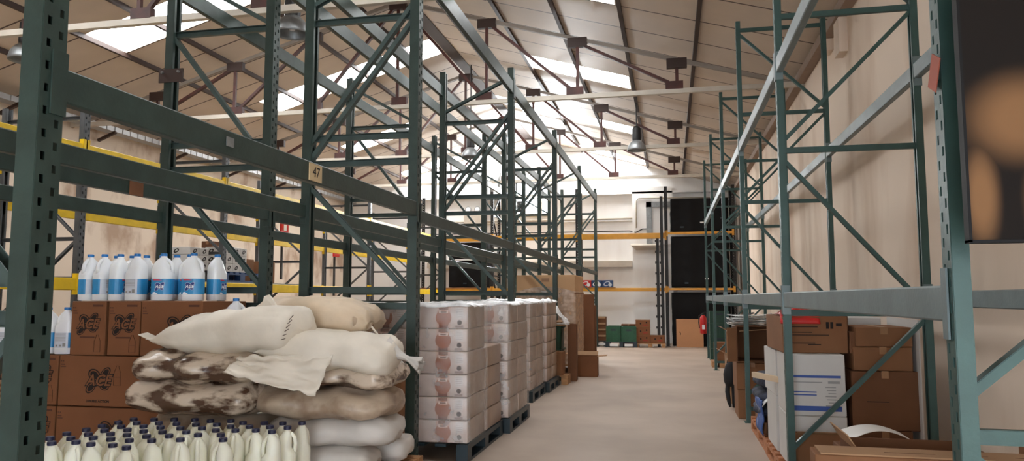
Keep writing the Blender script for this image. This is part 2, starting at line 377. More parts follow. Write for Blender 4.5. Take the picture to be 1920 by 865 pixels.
t_ = nt.nodes.new('ShaderNodeBsdfTransparent'); g_ = nt.nodes['Principled BSDF']; g_.inputs['Roughness'].default_value = .05; mx_ = nt.nodes.new('ShaderNodeMixShader'); mx_.inputs[0].default_value = .06
nt.links.new(t_.outputs[0], mx_.inputs[1]); nt.links.new(g_.outputs[0], mx_.inputs[2]); nt.links.new(mx_.outputs[0], nt.nodes['Material Output'].inputs[0])
MB().box(x0, x1, 22.93, 22.94, z0, z1).build('window_pane', glass, wf)
e = thing('extractor_fan', 'small dark fan box fixed at the lower left of the bright window', 'fan', (-4.55, 22.66, 4.02))
MB().box(-.16, .16, -.12, .1, 0, .34).build('housing', M['dark_steel'], e, bevel=.01)
mb = MB()
for k in range(5):
    a = k * 2 * PI / 5; mb.bar((0, -.13, .17), (.12 * math.cos(a), -.13, .17 + .12 * math.sin(a)), .012, .06, (0, 1, 0))
mb.build('blade', M['galv'], e)
mb = MB(); mb.tube([(-7.6, 22.74, 3.76), (-1.1, 22.74, 3.76)], .03); mb.tube([(-7.6, 22.74, 3.68), (-1.1, 22.74, 3.68)], .022)
tag(mb.build('wall_pipe', M['cream'], smooth=True), 'pair of pale pipes running level across the white back wall above the orange beam', 'pipe')
mb = MB(); mb.tube([(-7.6, 22.75, 3.38), (-1.2, 22.75, 3.38), (-1.0, 22.6, 3.32), (-.8, 22.6, 3.42), (-.45, 22.6, 3.42)], .016)
tag(mb.build('power_cable', M['dark_steel'], smooth=True), 'thin dark cable running level below the paired pipes on the back wall', 'cable')
mb = MB(); mb.tube([(-.98, 22.58, 3.45), (-.98, 22.58, 4.28), (-.9, 22.58, 4.36), (1.9, 22.58, 4.3)], .022)
tag(mb.build('conduit', M['cream'], smooth=True), 'grey conduit rising beside the hatch frame and turning along the top of the back wall', 'conduit')
sh = MB(); sh.box(-7.6, -1.12, 22.6, 22.8, 2.42, 2.46); sh.box(-7.6, -1.12, 22.6, 22.62, 2.28, 2.42)
tag(sh.build('wall_duct', M['cream']), 'long pale trunking fixed level on the back wall between the two orange beams', 'duct')
h = thing('loading_hatch', 'grey framed pale hatch high on the back wall beside the black stack', 'hatch', (0, 0, 0))
mb = MB(); mb.box(-.68, -.52, 22.5, 22.62, 2.95, 4.22); mb.box(-.68, 1.9, 22.5, 22.62, 4.06, 4.22); mb.build('frame', M['galv'], h)
MB().box(-.52, 1.9, 22.56, 22.62, 2.95, 4.06).build('panel', M['wall_b'], h)
mb = MB(); mb.add([(-1.15, 22.62, 2.98), (-.3, 22.62, 2.98), (-.3, 22.3, 2.9), (-1.15, 22.3, 2.9), (-1.0, 22.62, 2.78), (-.35, 22.62, 2.78), (-.35, 22.35, 2.84), (-1.0, 22.35, 2.84)],
      [(0, 1, 2, 3), (4, 7, 6, 5), (0, 4, 5, 1), (1, 5, 6, 2), (2, 6, 7, 3), (3, 7, 4, 0)])
mb.build('canopy', M['cream'], h)
e = thing('emergency_light', 'twin-head emergency light on a pale box on the back wall', 'lamp', (-6.1, 22.72, 3.8))
MB().box(-.3, .3, -.1, .08, -.12, .22).build('battery_box', M['cream'], e, bevel=.015)
for sx in (-.15, .15):
    hd = MB().tube([(sx, .0, .34), (sx, -.12, .34)], [.07, .1], 14).build('lamp_head', M['galv'], e, smooth=False)
    MB().tube([(sx, -.121, .34), (sx, -.125, .34)], .08, 14).build('lens', M['white'], hd)
for k, (xx, r) in enumerate(((-5.72, .07), (-5.5, .05), (-5.25, .06))):
    mb = MB(); mb.tube([(xx, 22.66, 3.9 + .1 * k), (xx, 22.66, 5.1), (xx, 22.66, 5.3)], r, 12)
    tag(mb.build('wall_pipe', M['galv'], smooth=True), ['widest upright pipe high on the back wall beside the emergency light', 'thinnest upright pipe high on the back wall between two thicker ones', 'upright pipe high on the back wall nearest the window'][k], 'pipe')
mb = MB(); mb.box(-4.98, -4.88, 22.7, 22.8, 3.5, 4.9)
tag(mb.build('wall_strip', M['plank']), 'narrow yellow-brown strip fixed upright on the back wall beside the window', 'strip')

# ------------------------------------------------------------------ roof trusses
TZ = 4.45
def chord(x): return 6.21 - SL * abs(x - RX)
def truss(y, label):
    t = thing('roof_truss', label, 'truss', (RX, y, TZ), 0, 'roof trusses')
    def P(x, z): return (x - RX, 0, z - TZ)
    MB().box(XL - RX, XR - RX, -.035, .035, -.035, .035).build('tie_beam', M['cream'], t)
    for sx, xe in ((1, XR), (-1, XL)):
        MB().bar(P(RX, 6.21), P(xe, chord(xe)), .055, .055).build('top_chord', M['chord_grey'], t)
    offs = [-4.45, -2.95, -1.5, 0, 1.5, 2.95, 4.45]
    for o_ in offs:
        x = RX + o_; zt = chord(x)
        MB().bar(P(x, TZ + .05), P(x, zt - .04), .045, .045).build('vertical_web', M['red_oxide'], t)
        MB().box(o_ - .15, o_ + .15, -.04, .04, zt - TZ - .13, zt - TZ + .02).build('top_gusset', M['brown_steel'], t)
        sgn = 1 if o_ > 0 else -1
        MB().box(o_ - (.17 if o_ > 0 else .09), o_ + (.09 if o_ > 0 else .17), -.04, .04, .03, .15).build('bottom_gusset', M['red_oxide'], t)
    for a, b in ((0, 1.5), (1.5, 2.95), (2.95, 4.45)):
        for s_ in (1, -1):
            MB().bar(P(RX + s_ * (a + .08), chord(RX + a) - .1), P(RX + s_ * (b - .12), TZ + .14), .045, .055, (0, 1, 0)).build('diagonal_web', M['red_oxide'], t)
for y, l in ((7.05, 'red-webbed roof truss nearest the viewer, crossing above the left racks'), (11.19, 'second red-webbed roof truss from the viewer, below the first full skylights'),
             (15.3, 'third red-webbed roof truss from the viewer, with two pendant lamps beside it'), (19.2, 'farthest red-webbed roof truss, just before the white gable wall')):
    truss(y, l)

# pendant lamps
def lamp(x, y, z, label):
    t = thing('pendant_lamp', label, 'lamp', (x, y, z), 0, 'high-bay lamps')
    prof = [(.19, 0), (.188, .03), (.17, .1), (.13, .16), (.085, .2)]
    mb = MB(); n = 24
    vs = [(r * math.cos(2 * PI * k / n), r * math.sin(2 * PI * k / n), zz) for r, zz in prof for k in range(n)]
    mb.add(vs, [(i * n + k, i * n + (k + 1) % n, (i + 1) * n + (k + 1) % n, (i + 1) * n + k) for i in range(len(prof) - 1) for k in range(n)])
    mb.build('reflector', M['galv'], t, smooth=True, solid=.004)
    MB().loft([(.2, 0, 0, .085, .085), (.24, 0, 0, .09, .09), (.46, 0, 0, .085, .085), (.5, 0, 0, .05, .05)], 16, 2).build('ballast_housing', M['black_steel'], t)
    MB().tube([(0, 0, .5), (0, 0, roof(x) - z - .02)], .012, 8).build('suspension_rod', M['dark_steel'], t)
    MB().loft([(.05, 0, 0, .03, .03), (.1, 0, 0, .05, .05), (.2, 0, 0, .03, .03)], 12, 2).build('bulb', M['white'], t)
lamp(-.62, 15.0, 4.32, 'metal pendant lamp with black housing hanging over the aisle')
lamp(-4.1, 15.0, 4.32, 'metal pendant lamp hanging under the ridge near the back wall')
lamp(-4.05, 7.3, 4.26, 'pale pendant lamp behind the second teal upright at the top edge')
lamp(-7.55, 7.3, 4.2, 'pale pendant lamp cut by the left edge, under the first truss')

# ------------------------------------------------------------------ pallet racks
_up = {}
def upright_mesh(Hh, w, d, m, hp=.076, holes=True):
    k = (Hh, w, d, m.name, holes)
    if k in _up: return _up[k]
    mb = MB(); hw, hh = w * .17, .028
    xs = [-w / 2, -w * .33, -w * .15, w * .15, w * .33, w / 2]
    zs = {0.0, Hh}; nz = int((Hh - .1) / hp)
    A = [.06 + i * hp for i in range(nz)]; B = [.06 + hp / 2 + i * hp for i in range(nz)]
    for z in A + B: zs.add(round(z, 4)); zs.add(round(z + hh, 4))
    zs = sorted(zs); ny = len(xs)
    for z in zs:
        for x in xs: mb.v.append((0, x, z))
    Aset = {round(z, 4) for z in A}; Bset = {round(z, 4) for z in B}
    for j in range(len(zs) - 1):
        for i in range(ny - 1):
            if holes and ((i == 1 and any(abs(zs[j] - a) < 1e-4 or (a < zs[j] < a + hh - 1e-4) for a in (A if i == 1 else B))) or (i == 3 and any(abs(zs[j] - a) < 1e-4 or (a < zs[j] < a + hh - 1e-4) for a in B))): continue
            mb.f.append((j * ny + i, j * ny + i + 1, (j + 1) * ny + i + 1, (j + 1) * ny + i)); mb.m.append(0)
    for s_ in (-1, 1):     # side walls and back lips
        y = s_ * w / 2; y2 = s_ * w * .22
        mb.add([(0, y, 0), (-d, y, 0), (-d, y, Hh), (0, y, Hh)], [(0, 1, 2, 3)])
        mb.add([(-d, y, 0), (-d, y2, 0), (-d, y2, Hh), (-d, y, Hh)], [(0, 1, 2, 3)])
    me = mb.mesh('upright', m); _up[k] = me; return me
def rack(label, xf, xr, Ys, Hh, beams_f, beams_r, m_up, m_beam, w, d, horiz, diag, skip_frames=(), holes=True, bw=.045, m_brace=None, group='pallet racks', swap=False, br=.038, special=None):
    """xf: aisle face, xr: rear face; swap=True lays the rack along X (Ys are then X positions, xf/xr are Y)."""
    dr = 1 if xf > xr else -1
    t = thing('pallet_rack', label, 'rack', (0, 0, 0), 0, group)
    m_brace = m_brace or m_up
    def T(x, y, z): return (y, x, z) if swap else (x, y, z)
    for i, y in enumerate(Ys):
        ups = []
        for x, sg in ((xf, dr), (xr, -dr)):
            o = obj('upright', upright_mesh(Hh, w, d, m_up, holes=holes), t, T(x, y, 0), solid=.004)
            rz = 0 if sg > 0 else PI
            if swap: rz += PI / 2
            o.rotation_euler = (0, 0, rz); ups.append(o)
            MB().box(-.0, w * 1.5, -w * .8, w * .8, 0, .008).build('foot_plate', m_up, o, loc=(-w * 1.2, 0, 0))
        xa, xb = xf - dr * d * .6, xr + dr * d * .6
        hz_, dg_ = (special or {}).get(i, (horiz, diag))
        for z in hz_:
            MB().lbar(T(xa, y, z), T(xb, y, z), br).build('horizontal_brace', m_brace, t)
        for z0, z1, ff in dg_:      # ff: True = starts at the front post at z0
            a, b = (xa, xb) if ff else (xb, xa)
            MB().lbar(T(a, y, z0), T(b, y, z1), br, up=(0, 1, 0) if not swap else (1, 0, 0)).build('diagonal_brace', m_brace, t)
    for x, sg, lv in ((xf, dr, beams_f), (xr, -dr, beams_r)):
        for i in range(len(Ys) - 1):
            for (zt, hh) in lv(i):
                y0, y1 = Ys[i] + w / 2, Ys[i + 1] - w / 2
                xo, xi = x + sg * .004, x - sg * bw
                mb = MB(); p, q = T(xo, y0, zt - hh), T(xi, y1, zt)
                mb.box(min(p[0], q[0]), max(p[0], q[0]), min(p[1], q[1]), max(p[1], q[1]), zt - hh, zt)
                bo = mb.build('beam', m_beam, t, bevel=.006)
                for yc in (y0, y1):
                    cm = MB(); e0, e1 = (yc - .002, yc + .006) if yc == y0 else (yc - .006, yc + .002)
                    p, q = T(xo + sg * .004, e0, 0), T(xi, e1, 0)
                    cm.box(min(p[0], q[0]), max(p[0], q[0]), min(p[1], q[1]), max(p[1], q[1]), zt - hh - .05, zt + .05)
                    yy0, yy1 = (yc - w * .6, yc) if yc == y0 else (yc, yc + w * .6)
                    p, q = T(xo, yy0, 0), T(xo + sg * .006, yy1, 0)
                    cm.box(min(p[0], q[0]), max(p[0], q[0]), min(p[1], q[1]), max(p[1], q[1]), zt - hh - .05, zt + .05)
                    cm.build('beam_connector', m_beam, bo)
    return t
YL = [2.04, 5.72, 9.5, 13.28, 17.05, 20.8]
HZ = [.15, 1.29, 1.42, 2.48, 2.70, 3.71]
DG = [(1.27, .2, True), (1.36, 2.3, True), (3.70, 2.5, True), (3.84, 2.64, True), (3.86, 4.3, False)]
A = rack('tall teal pallet rack lining the aisle, perforated uprights and a beam marked 47', -2.0, -3.02, YL, 4.42,
     lambda i: [(2.135 if i == 0 else 2.075, .118 if i == 0 else .10), (4.23, .17)], lambda i: [(2.135, .108), (4.23, .15)],
     M['teal'], M['teal'], .10, .075, HZ, DG, br=.05, m_brace=M['brace_lit'])
B_ = rack('second teal pallet rack standing back to back behind the aisle rack', -3.32, -4.38, YL, 4.42,
     lambda i: [(2.11, .10), (4.23, .15)], lambda i: [(2.11, .105), (4.23, .15)],
     M['teal'], M['teal'], .10, .075, HZ, [(1.29, .2, True), (1.42, 2.46, True), (3.70, 2.5, False), (3.74, 4.3, True)], br=.05, m_brace=M['brace_lit'])
tag47 = tag(MB().box(-.0035, .0035, -.075, .075, -.05, .05).build('number_card', mat('yellowed_card', s2l(205, 180, 140), .7, var=.1), loc=(-1.9918, 3.9, 2.075)), 'yellowed card with the number 47 stuck on the near teal beam', 'card')
tm = text_mesh('47', .085, M['print_dark'], .1); o = bpy.data.objects.new('number', tm); C.objects.link(o); o.parent = tag47; o.location = (.0045, 0, 0); o.rotation_euler = (PI / 2, 0, PI / 2)
tg = tag(MB().box(-.002, .002, -.028, .028, -.022, .022).build('beam_sticker', M['galv'], loc=(-1.992, 3.05, 2.08)), 'small pale sticker on the near teal beam between the two uprights', 'sticker')
tg2 = tag(MB().box(-.003, .003, -.06, .06, -.05, .05).build('cardboard_tag', M['cardboard_dark'], loc=(-3.311, 4.07, 2.055)), 'brown cardboard patch on the rear teal beam behind the near upright', 'tag')
# joining plates bolted between the two back-to-back rows
for (y, z, l) in ((5.66, 3.32, 'bolted steel spacer plate on the rear row upright, above the near beam'),):
    s_ = thing('spacer_plate', l, 'bracket', (-4.3, y, z)); MB().box(-.12, .12, -.012, 0, -.06, .06).build('plate', M['brown_steel'], s_)
    for xx in (-.08, .08): MB().tube([(xx, -.03, .03), (xx, -.01, .03)], .012, 8).build('bolt', M['galv'], s_)

YRt = [2.355, 5.6, 8.6, 11.6, 14.6, 17.4]
RH = [.15, 1.25, 2.42, 3.42, 4.4]
RD = [(.3, 1.22, True), (1.3, 2.36, False), (2.48, 3.4, True), (3.46, 4.36, False)]
Rk = rack('grey-green pallet rack standing along the right-hand stained wall', .783, 1.74, YRt, 4.5,
     lambda i: [(1.395, .105), (3.1, .11)], lambda i: [(1.40, .10), (3.0, .11)],
     M['teal_light'], M['beam_lit'], .07, .045, RH, RD, special={0: ([.15, .97, 1.91, 3.0, 4.2], [(.2, .92, False), (1.08, 1.86, True), (2.0, 2.95, True), (3.05, 4.1, False)])})
# yellow rack by the left wall
YC = [4.25, 6.93, 9.6, 12.27, 14.94, 17.6, 20.2]
Ck = rack('grey-post rack with yellow beams standing along the left wall', -6.3, -7.4, YC, 3.5,
     lambda i: [(1.57, .13), (3.05, .15)], lambda i: [(1.57, .12), (2.45, .10), (2.94, .14)],
     M['post_grey'], M['yellow'], .085, .06, [.2, 1.1, 2.0, 2.9, 3.35], [(.2, 1.1, True), (1.1, 2.0, False), (2.0, 2.9, True)], holes=True)
# rack across the back wall
XB = [-7.6, -5.15, -2.62, -.1, 1.74]
Dk = rack('dark-post rack with orange beams standing across the back wall', 21.3, 22.25, XB, 4.5,
     lambda i: [(1.63, .10), (3.18, .16)] if i < 3 else [(1.62, .06), (3.2, .07)], lambda i: [(1.63, .09)] if i < 3 else [],
     M['black_steel'], M['orange'], .085, .06, [.2, 1.1, 2.0, 2.9, 3.8, 4.4], [(.2, 1.1, True), (1.1, 2.0, False), (2.0, 2.9, True), (2.9, 3.8, False), (3.8, 4.4, True)], swap=True)

# ------------------------------------------------------------------ cartons
def carton(label, size, loc, rz=0, m='cardboard', group=None, opened=None, tape=True, cat='box', name='cardboard_box', seam=True, jig=.004):
    sx, sy, sz = size; rnd = random.Random(hash((round(loc[0], 2), round(loc[1], 2), round(loc[2], 2))) & 0xffff)
    mb = MB()
    if opened is None:
        mb.box(-sx / 2, sx / 2, -sy / 2, sy / 2, 0, sz)
        o = mb.build(name, M[m], bevel=.005)
    else:
        t = .006
        mb.box(-sx / 2, sx / 2, -sy / 2, sy / 2, 0, t)
        for a in ((-sx / 2, -sx / 2 + t, -sy / 2, sy / 2), (sx / 2 - t, sx / 2, -sy / 2, sy / 2), (-sx / 2 + t, sx / 2 - t, -sy / 2, -sy / 2 + t), (-sx / 2 + t, sx / 2 - t, sy / 2 - t, sy / 2)):
            mb.box(*a, t, sz)
        o = mb.build(name, M[m])
        for side, ang, ln in opened:
            f = MB()
            if side in '-y+y' and side[1] == 'y':
                s_ = -1 if side[0] == '-' else 1; y = s_ * sy / 2
                f.bar((-sx / 2 + .01, y + s_ * ln / 2 * math.cos(ang), sz + ln / 2 * math.sin(ang)), (sx / 2 - .01, y + s_ * ln / 2 * math.cos(ang), sz + ln / 2 * math.sin(ang)), ln, .005, (0, -s_ * math.sin(ang), math.cos(ang)))
            else:
                s_ = -1 if side[0] == '-' else 1; x = s_ * sx / 2
                f.bar((x + s_ * ln / 2 * math.cos(ang), -sy / 2 + .01, sz + ln / 2 * math.sin(ang)), (x + s_ * ln / 2 * math.cos(ang), sy / 2 - .01, sz + ln / 2 * math.sin(ang)), ln, .005, (-s_ * math.sin(ang), 0, math.cos(ang)))
            f.build('flap', M['cardboard_pale' if m != 'white_card' else 'white_card'], o)
    if jig and opened is None:
        for v in o.data.vertices: v.co += Vector((rnd.uniform(-jig, jig), rnd.uniform(-jig, jig), rnd.uniform(-jig, jig) if v.co.z > sz * .5 else 0)) * .5
    o.location = loc; o.rotation_euler = (0, 0, rz); tag(o, label, cat, group)
    if tape and opened is None:
        MB().box(-.024, .024, -sy / 2 - .003, sy / 2 + .003, sz - .05, sz + .003).build('tape', M['tape'], o)
    return o
def pr(parent, me, loc, rz=0, name='print'): return put(name, me, parent, loc, rz)
def bars_mesh(rows, m):           # printed lines facing -Y: (x0, x1, z0, z1)
    mb = MB()
    for a, b, c, d in rows: mb.box(a, b, -.0008, .0008, c, d)
    return mb.mesh('print', m)
LOGO_BOX = logo_mesh(.17, M['print_dark'], M['cardboard_red'])
def bottle_outline(w, h, m):
    mb = MB(); p = [(-.5, 0), (.5, 0), (.5, .62), (.2, .92), (.2, 1), (-.2, 1), (-.2, .92), (-.5, .62), (-.5, 0)]
    for a, b in zip(p, p[1:]): mb.bar((a[0] * w, 0, a[1] * h), (b[0] * w, 0, b[1] * h), .0012, .003, (0, 1, 0))
    mb.bar((-.5 * w, 0, .4 * h), (.5 * w, 0, .4 * h), .0012, .003, (0, 1, 0))
    return mb.mesh('print', m)
OUT_S = bottle_outline(.055, .13, M['print_mid']); OUT_L = bottle_outline(.06, .15, M['print_mid'])
DBL = text_mesh('DOUBLE ACTION', .026, M['print_dark'], 0, .0006); DBLs = DBL.copy(); DBLs.transform(FRONT)
def ace_box(label, x0, x1, z0, z1, y0=5.0, dep=.4, end=True):
    w, hgt = x1 - x0, z1 - z0
    o = carton(label, (w, dep, hgt), ((x0 + x1) / 2, y0 + dep / 2, z0), 0, 'cardboard_red', 'bleach cartons', tape=False)
    y = -dep / 2 - .003
    if end:
        l = pr(o, LOGO_BOX, (-.0, y, hgt * .58), name='logo'); l.scale = (1.12, 1, 1.12)
        pr(o, OUT_S, (w * .3, y, hgt * .06)); pr(o, bars_mesh([(-.065, .065, 0, .012)], M['print_mid']), (0, y, hgt * .315))
    else:
        l = pr(o, LOGO_BOX, (w * (.12 if w < .6 else -.04), y, hgt * .52), name='logo'); l.scale = (1.3, 1, 1.3)
        pr(o, OUT_L, (w * (.38 if w < .6 else .17), y, hgt * .42)); pr(o, DBLs, (w * (.12 if w < .6 else -.04), y, hgt * .1))
    pr(o, bars_mesh([(-.014, -.006, .02, .03), (.004, .012, .02, .03), (-.014, .02, -.005, .003), (-.014, .03, -.022, -.014)], M['print_mid']), (-w / 2 + .03, y, hgt * .82))
    pr(o, bars_mesh([(-.045, .045, 0, .016)], M['print_mid']), (w / 2 - .07, y, hgt * .9))
    return o
ace_box('left end-on bleach carton of the top row, under the blue-labelled bottles', -4.60, -4.29, .915, 1.33)
ace_box('middle end-on bleach carton of the top row, beside the long carton', -4.265, -3.985, .915, 1.33)
ace_box('long-side bleach carton at the right of the top row, touching the white sack', -3.975, -3.45, .915, 1.33, end=False)
ace_box('big bleach carton in the middle layer with a large dark logo and bottle outline', -4.685, -3.90, .525, .91, dep=.42, end=False)
ace_box('bleach carton in the middle layer just behind the near upright', -5.0, -4.70, .525, .91, dep=.42)
ace_box('bleach carton in the middle layer at the far left under two bottles', -5.40, -5.015, .525, .91, dep=.42)
ace_box('middle layer bleach carton tucked behind the stained sacks', -3.885, -3.62, .525, .91, dep=.42)
ace_box('low bleach carton behind the navy-capped jugs, wide side facing', -4.69, -3.62, .135, .515, dep=.42, end=False)
ace_box('low bleach carton behind the jugs, narrow end beside the near upright', -5.0, -4.705, .135, .515, dep=.42)
ace_box('low bleach carton at the far left edge of the stack', -5.38, -5.015, .135, .515, dep=.42)
ace_box('bleach carton behind the top row, carrying the rear bottles', -4.6, -3.47, .915, 1.33, y0=5.42, dep=.2, end=False)

# pallets
def pallet(label, x0, x1, y0, y1, m, h=.145, along='x', boards=7, group='pallets', label_plate=None):
    t = thing('pallet', label, 'pallet', ((x0 + x1) / 2, (y0 + y1) / 2, 0), 0, group); hx, hy = (x1 - x0) / 2, (y1 - y0) / 2
    mb = MB()
    for k in range(boards):
        if along == 'x': a = -hy + (2 * hy - .095) * k / (boards - 1); mb.box(-hx, hx, a, a + .095, h - .02, h)
        else: a = -hx + (2 * hx - .095) * k / (boards - 1); mb.box(a, a + .095, -hy, hy, h - .02, h)
    mb.build('deck', m, t)
    for a in (-1, 0, 1):
        for b in (-1, 0, 1):
            MB().box(a * (hx - .05) - .05, a * (hx - .05) + .05, b * (hy - .065) - .065, b * (hy - .065) + .065, .022, h - .042).build('block', m, t)
    mb = MB()
    for a in (-1, 0, 1):
        mb.box(a * (hx - .05) - .05, a * (hx - .05) + .05, -hy, hy, 0, .022)
        mb.box(a * (hx - .05) - .05, a * (hx - .05) + .05, -hy, hy, h - .042, h - .02)
    mb.build('skid', m, t)
    if label_plate:
        for cx in label_plate: MB().box(cx - .11, cx + .11, -hy - .006, -hy, .03, .1).build('label_plate', M['white'], t)
    return t
pallet('wooden pallet under the stacked bleach cartons', -5.42, -3.6, 5.0, 5.62, M['wood'], h=.132)
pallet('wooden pallet carrying the navy-capped jugs', -3.66, -2.26, 3.40, 4.6, M['wood'], h=.15)
tag(MB().box(-3.66, -2.26, 3.43, 4.6, .152, .198).build('jug_tray', M['cardboard_dark'], bevel=.004), 'shallow brown cardboard tray under the navy-capped jugs', 'tray')
pallet('wooden pallet under the heap of sacks', -3.3, -1.9, 4.66, 5.6, M['wood'], h=.14)

# ------------------------------------------------------------------ bottles
def bottle_meshes(kind):
    if kind == 'ace':
        W, D, Hb = .082, .061, .37
        secs = [(0, 0, 0, W * .9, D * .9), (.006, 0, 0, W, D), (.2, 0, 0, W, D), (.218, 0, 0, W * .985, D * .98), (.25, -.015, 0, W * .8, D * .94), (.28, -.016, 0, W * .72, D * .84), (.312, -.008, 0, W * .5, D * .62), (.336, 0, 0, .024, .024, 2), (.35, 0, 0, .023, .023, 2)]
        hp = [(.012, 0, .328), (.036, 0, .314), (.06, 0, .288), (.07, 0, .255), (.069, 0, .212)]; hr = [.013, .014, .014, .014, .015]
    else:
        W, D, Hb = .056, .055, .36
        secs = [(0, 0, 0, W * .9, D * .9), (.01, 0, 0, W, D), (.18, 0, 0, W, D), (.2, -.002, 0, W * .96, D), (.225, -.013, 0, W * .76, D * .99), (.262, -.013, 0, W * .74, D * .93), (.292, -.01, 0, W * .66, D * .78), (.314, -.004, 0, W * .5, D * .54), (.328, 0, 0, .021, .021, 2), (.342, 0, 0, .02, .02, 2)]
        hp = [(.006, 0, .318), (.026, 0, .31), (.044, 0, .288), (.051, 0, .25), (.048, 0, .2)]; hr = [.012, .012, .012, .012, .014]
    body = MB().loft(secs, 28, 2.7 if kind == 'ace' else 2.25).mesh('body', M['bottle' if kind == 'ace' else 'jug']); body.polygons.foreach_set('use_smooth', [True] * len(body.polygons))
    hm = MB().tube(hp, hr, 10).mesh('handle', M['bottle' if kind == 'ace' else 'jug']); hm.polygons.foreach_set('use_smooth', [True] * len(hm.polygons))
    z = secs[-1][0]; r = .0235 if kind == 'ace' else .0225
    cap = MB(); cap.loft([(z - .004, 0, 0, r, r, 2), (z + .016, 0, 0, r, r, 2), (z + .018, 0, 0, r * .9, r * .9, 2)], 20)
    for k in range(20):
        a = 2 * PI * k / 20; cap.bar((r * math.cos(a), r * math.sin(a), z - .002), (r * math.cos(a), r * math.sin(a), z + .014), .003, .002, (math.cos(a), math.sin(a), 0))
    cap = cap.mesh('cap', M['cap_blue' if kind == 'ace' else 'cap_navy'])
    lab = None; lg = None
    if kind == 'ace':
        lb = MB(); n = 28; k_ = 1.012
        for z0, z1 in ((.05, .168),):
            vs = []
            for zz in (z0, z1):
                for k in range(n):
                    t = 2 * PI * k / n; c, si = math.cos(t), math.sin(t)
                    vs.append((W * k_ * math.copysign(abs(c) ** (2 / 2.7), c), D * k_ * math.copysign(abs(si) ** (2 / 2.7), si), zz))
            lb.add(vs, [(k, (k + 1) % n, n + (k + 1) % n, n + k) for k in range(n)])
            lb.m = [1 if 2 <= k <= 9 else (0) for k in range(n)]
        lb.mi = 1
        lab = lb.mesh('label', [M['label_blue'], M['label_white']])
        # printed face: crossed petals and slanted white letters on the front of the label
        L2 = MB()
        for (cx, cy, rx, ry, rot) in ((-.012, .013, .02, .016, -.5), (.02, .018, .018, .011, .75), (-.02, -.016, .017, .011, .75), (.016, -.013, .015, .011, -.3)):
            L2.mi = 2; flat_ring(L2, cx, cy, rx * 1.15, ry * 1.15, .2, rot, 0, 20)
            L2.mi = 0; flat_ring(L2, cx, cy, rx, ry, .2, rot, .0004, 20, fill=True)
        me = text_mesh('ACE', .034, M['white'], .28, .0006); vs, fs = mesh_parts(me); L2.mi = 1; L2.add([(v[0], v[1], v[2] + .0014) for v in vs], fs)
        L2.mi = 3; L2.add([(-.05, .048, 0), (.02, .048, 0), (-.01, .056, 0), (-.05, .058, 0)], [(0, 1, 2, 3)])
        L2.mi = 1; L2.add([(-.05, -.055, 0), (-.01, -.055, 0), (-.035, -.04, 0), (-.05, -.045, 0)], [(0, 1, 2, 3)])
        lg = L2.mesh('logo', [M['label_navy'], M['white'], M['label_white'], M['label_red']]); lg.transform(FRONT); lg.transform(Matrix.Translation((0, -D * 1.018, .108)))
        lines = bars_mesh([(-.045, .045, .158 - k * .009, .161 - k * .009) for k in range(7)] + [(-.04, -.025, .06, .075), (-.01, .01, .06, .075), (.02, .045, .06, .088)], M['grey_ink'])
        lines.transform(Matrix.Rotation(PI, 4, 'Z')); lines.transform(Matrix.Translation((0, D * 1.02, 0)))
        return body, hm, cap, lab, lg, lines
    return body, hm, cap, None, None, None
BM = {k: bottle_meshes(k) for k in ('ace', 'jug')}
def bottle(kind, label, loc, rz, group):
    b, hm, cap, lab, lg, ln = BM[kind]
    nm = 'bleach_bottle' if kind == 'ace' else 'detergent_jug'
    t = thing(nm, label, 'bottle', loc, rz, group)
    put('body', b, t, (0, 0, 0)); put('handle', hm, t, (0, 0, 0)); put('cap', cap, t, (0, 0, 0))
    if lab:
        l = put('label', lab, t, (0, 0, 0)); put('logo', lg, l, (0, 0, 0)); put('small_print', ln, l, (0, 0, 0))
    return t
fr = [(-4.53, -1.57, 5.09), (-4.40, -1.57, 5.09), (-4.262, 1.6, 5.1), (-4.09, 3.05, 5.075), (-3.865, .25, 5.09), (-3.735, .22, 5.235), (-3.60, .2, 5.09)]
for i, (x, rz, yy) in enumerate(fr):
    bottle('ace', 'blue-capped white bleach bottle, %s from the left in the front row on the cartons' % ORD[i], (x, yy, 1.334), rz, 'bleach bottles on the cartons')
for i, (x, rz) in enumerate([(-4.46, 1.6), (-4.32, 1.5), (-4.18, 1.6), (-4.04, -1.6), (-3.90, 1.55), (-3.54, 1.6)]):
    bottle('ace', 'blue-capped white bleach bottle, %s from the left in the back row on the cartons' % ORD[i], (x, 5.295 + .01 * (i % 2), 1.334), rz, 'bleach bottles on the cartons')
for x, y, rz, l in ((-5.27, 5.09, 3.3, 'white bleach bottle at the left frame edge, on the lower carton'), (-5.12, 5.09, 2.4, 'white bleach bottle on the lower carton, just left of the near upright'),
                    (-4.895, 5.09, 3.3, 'white bleach bottle on the lower carton, seen just right of the near upright'), (-4.72, 5.09, 3.2, 'white bleach bottle half hidden by the left end-on carton')):
    bottle('ace', l, (x, y, .914), rz, 'bleach bottles on the lower cartons')
bottle('ace', 'single white bleach bottle standing right of the long carton, behind the white sack', (-3.36, 5.3, .985), .4, 'bleach bottles on the lower cartons')
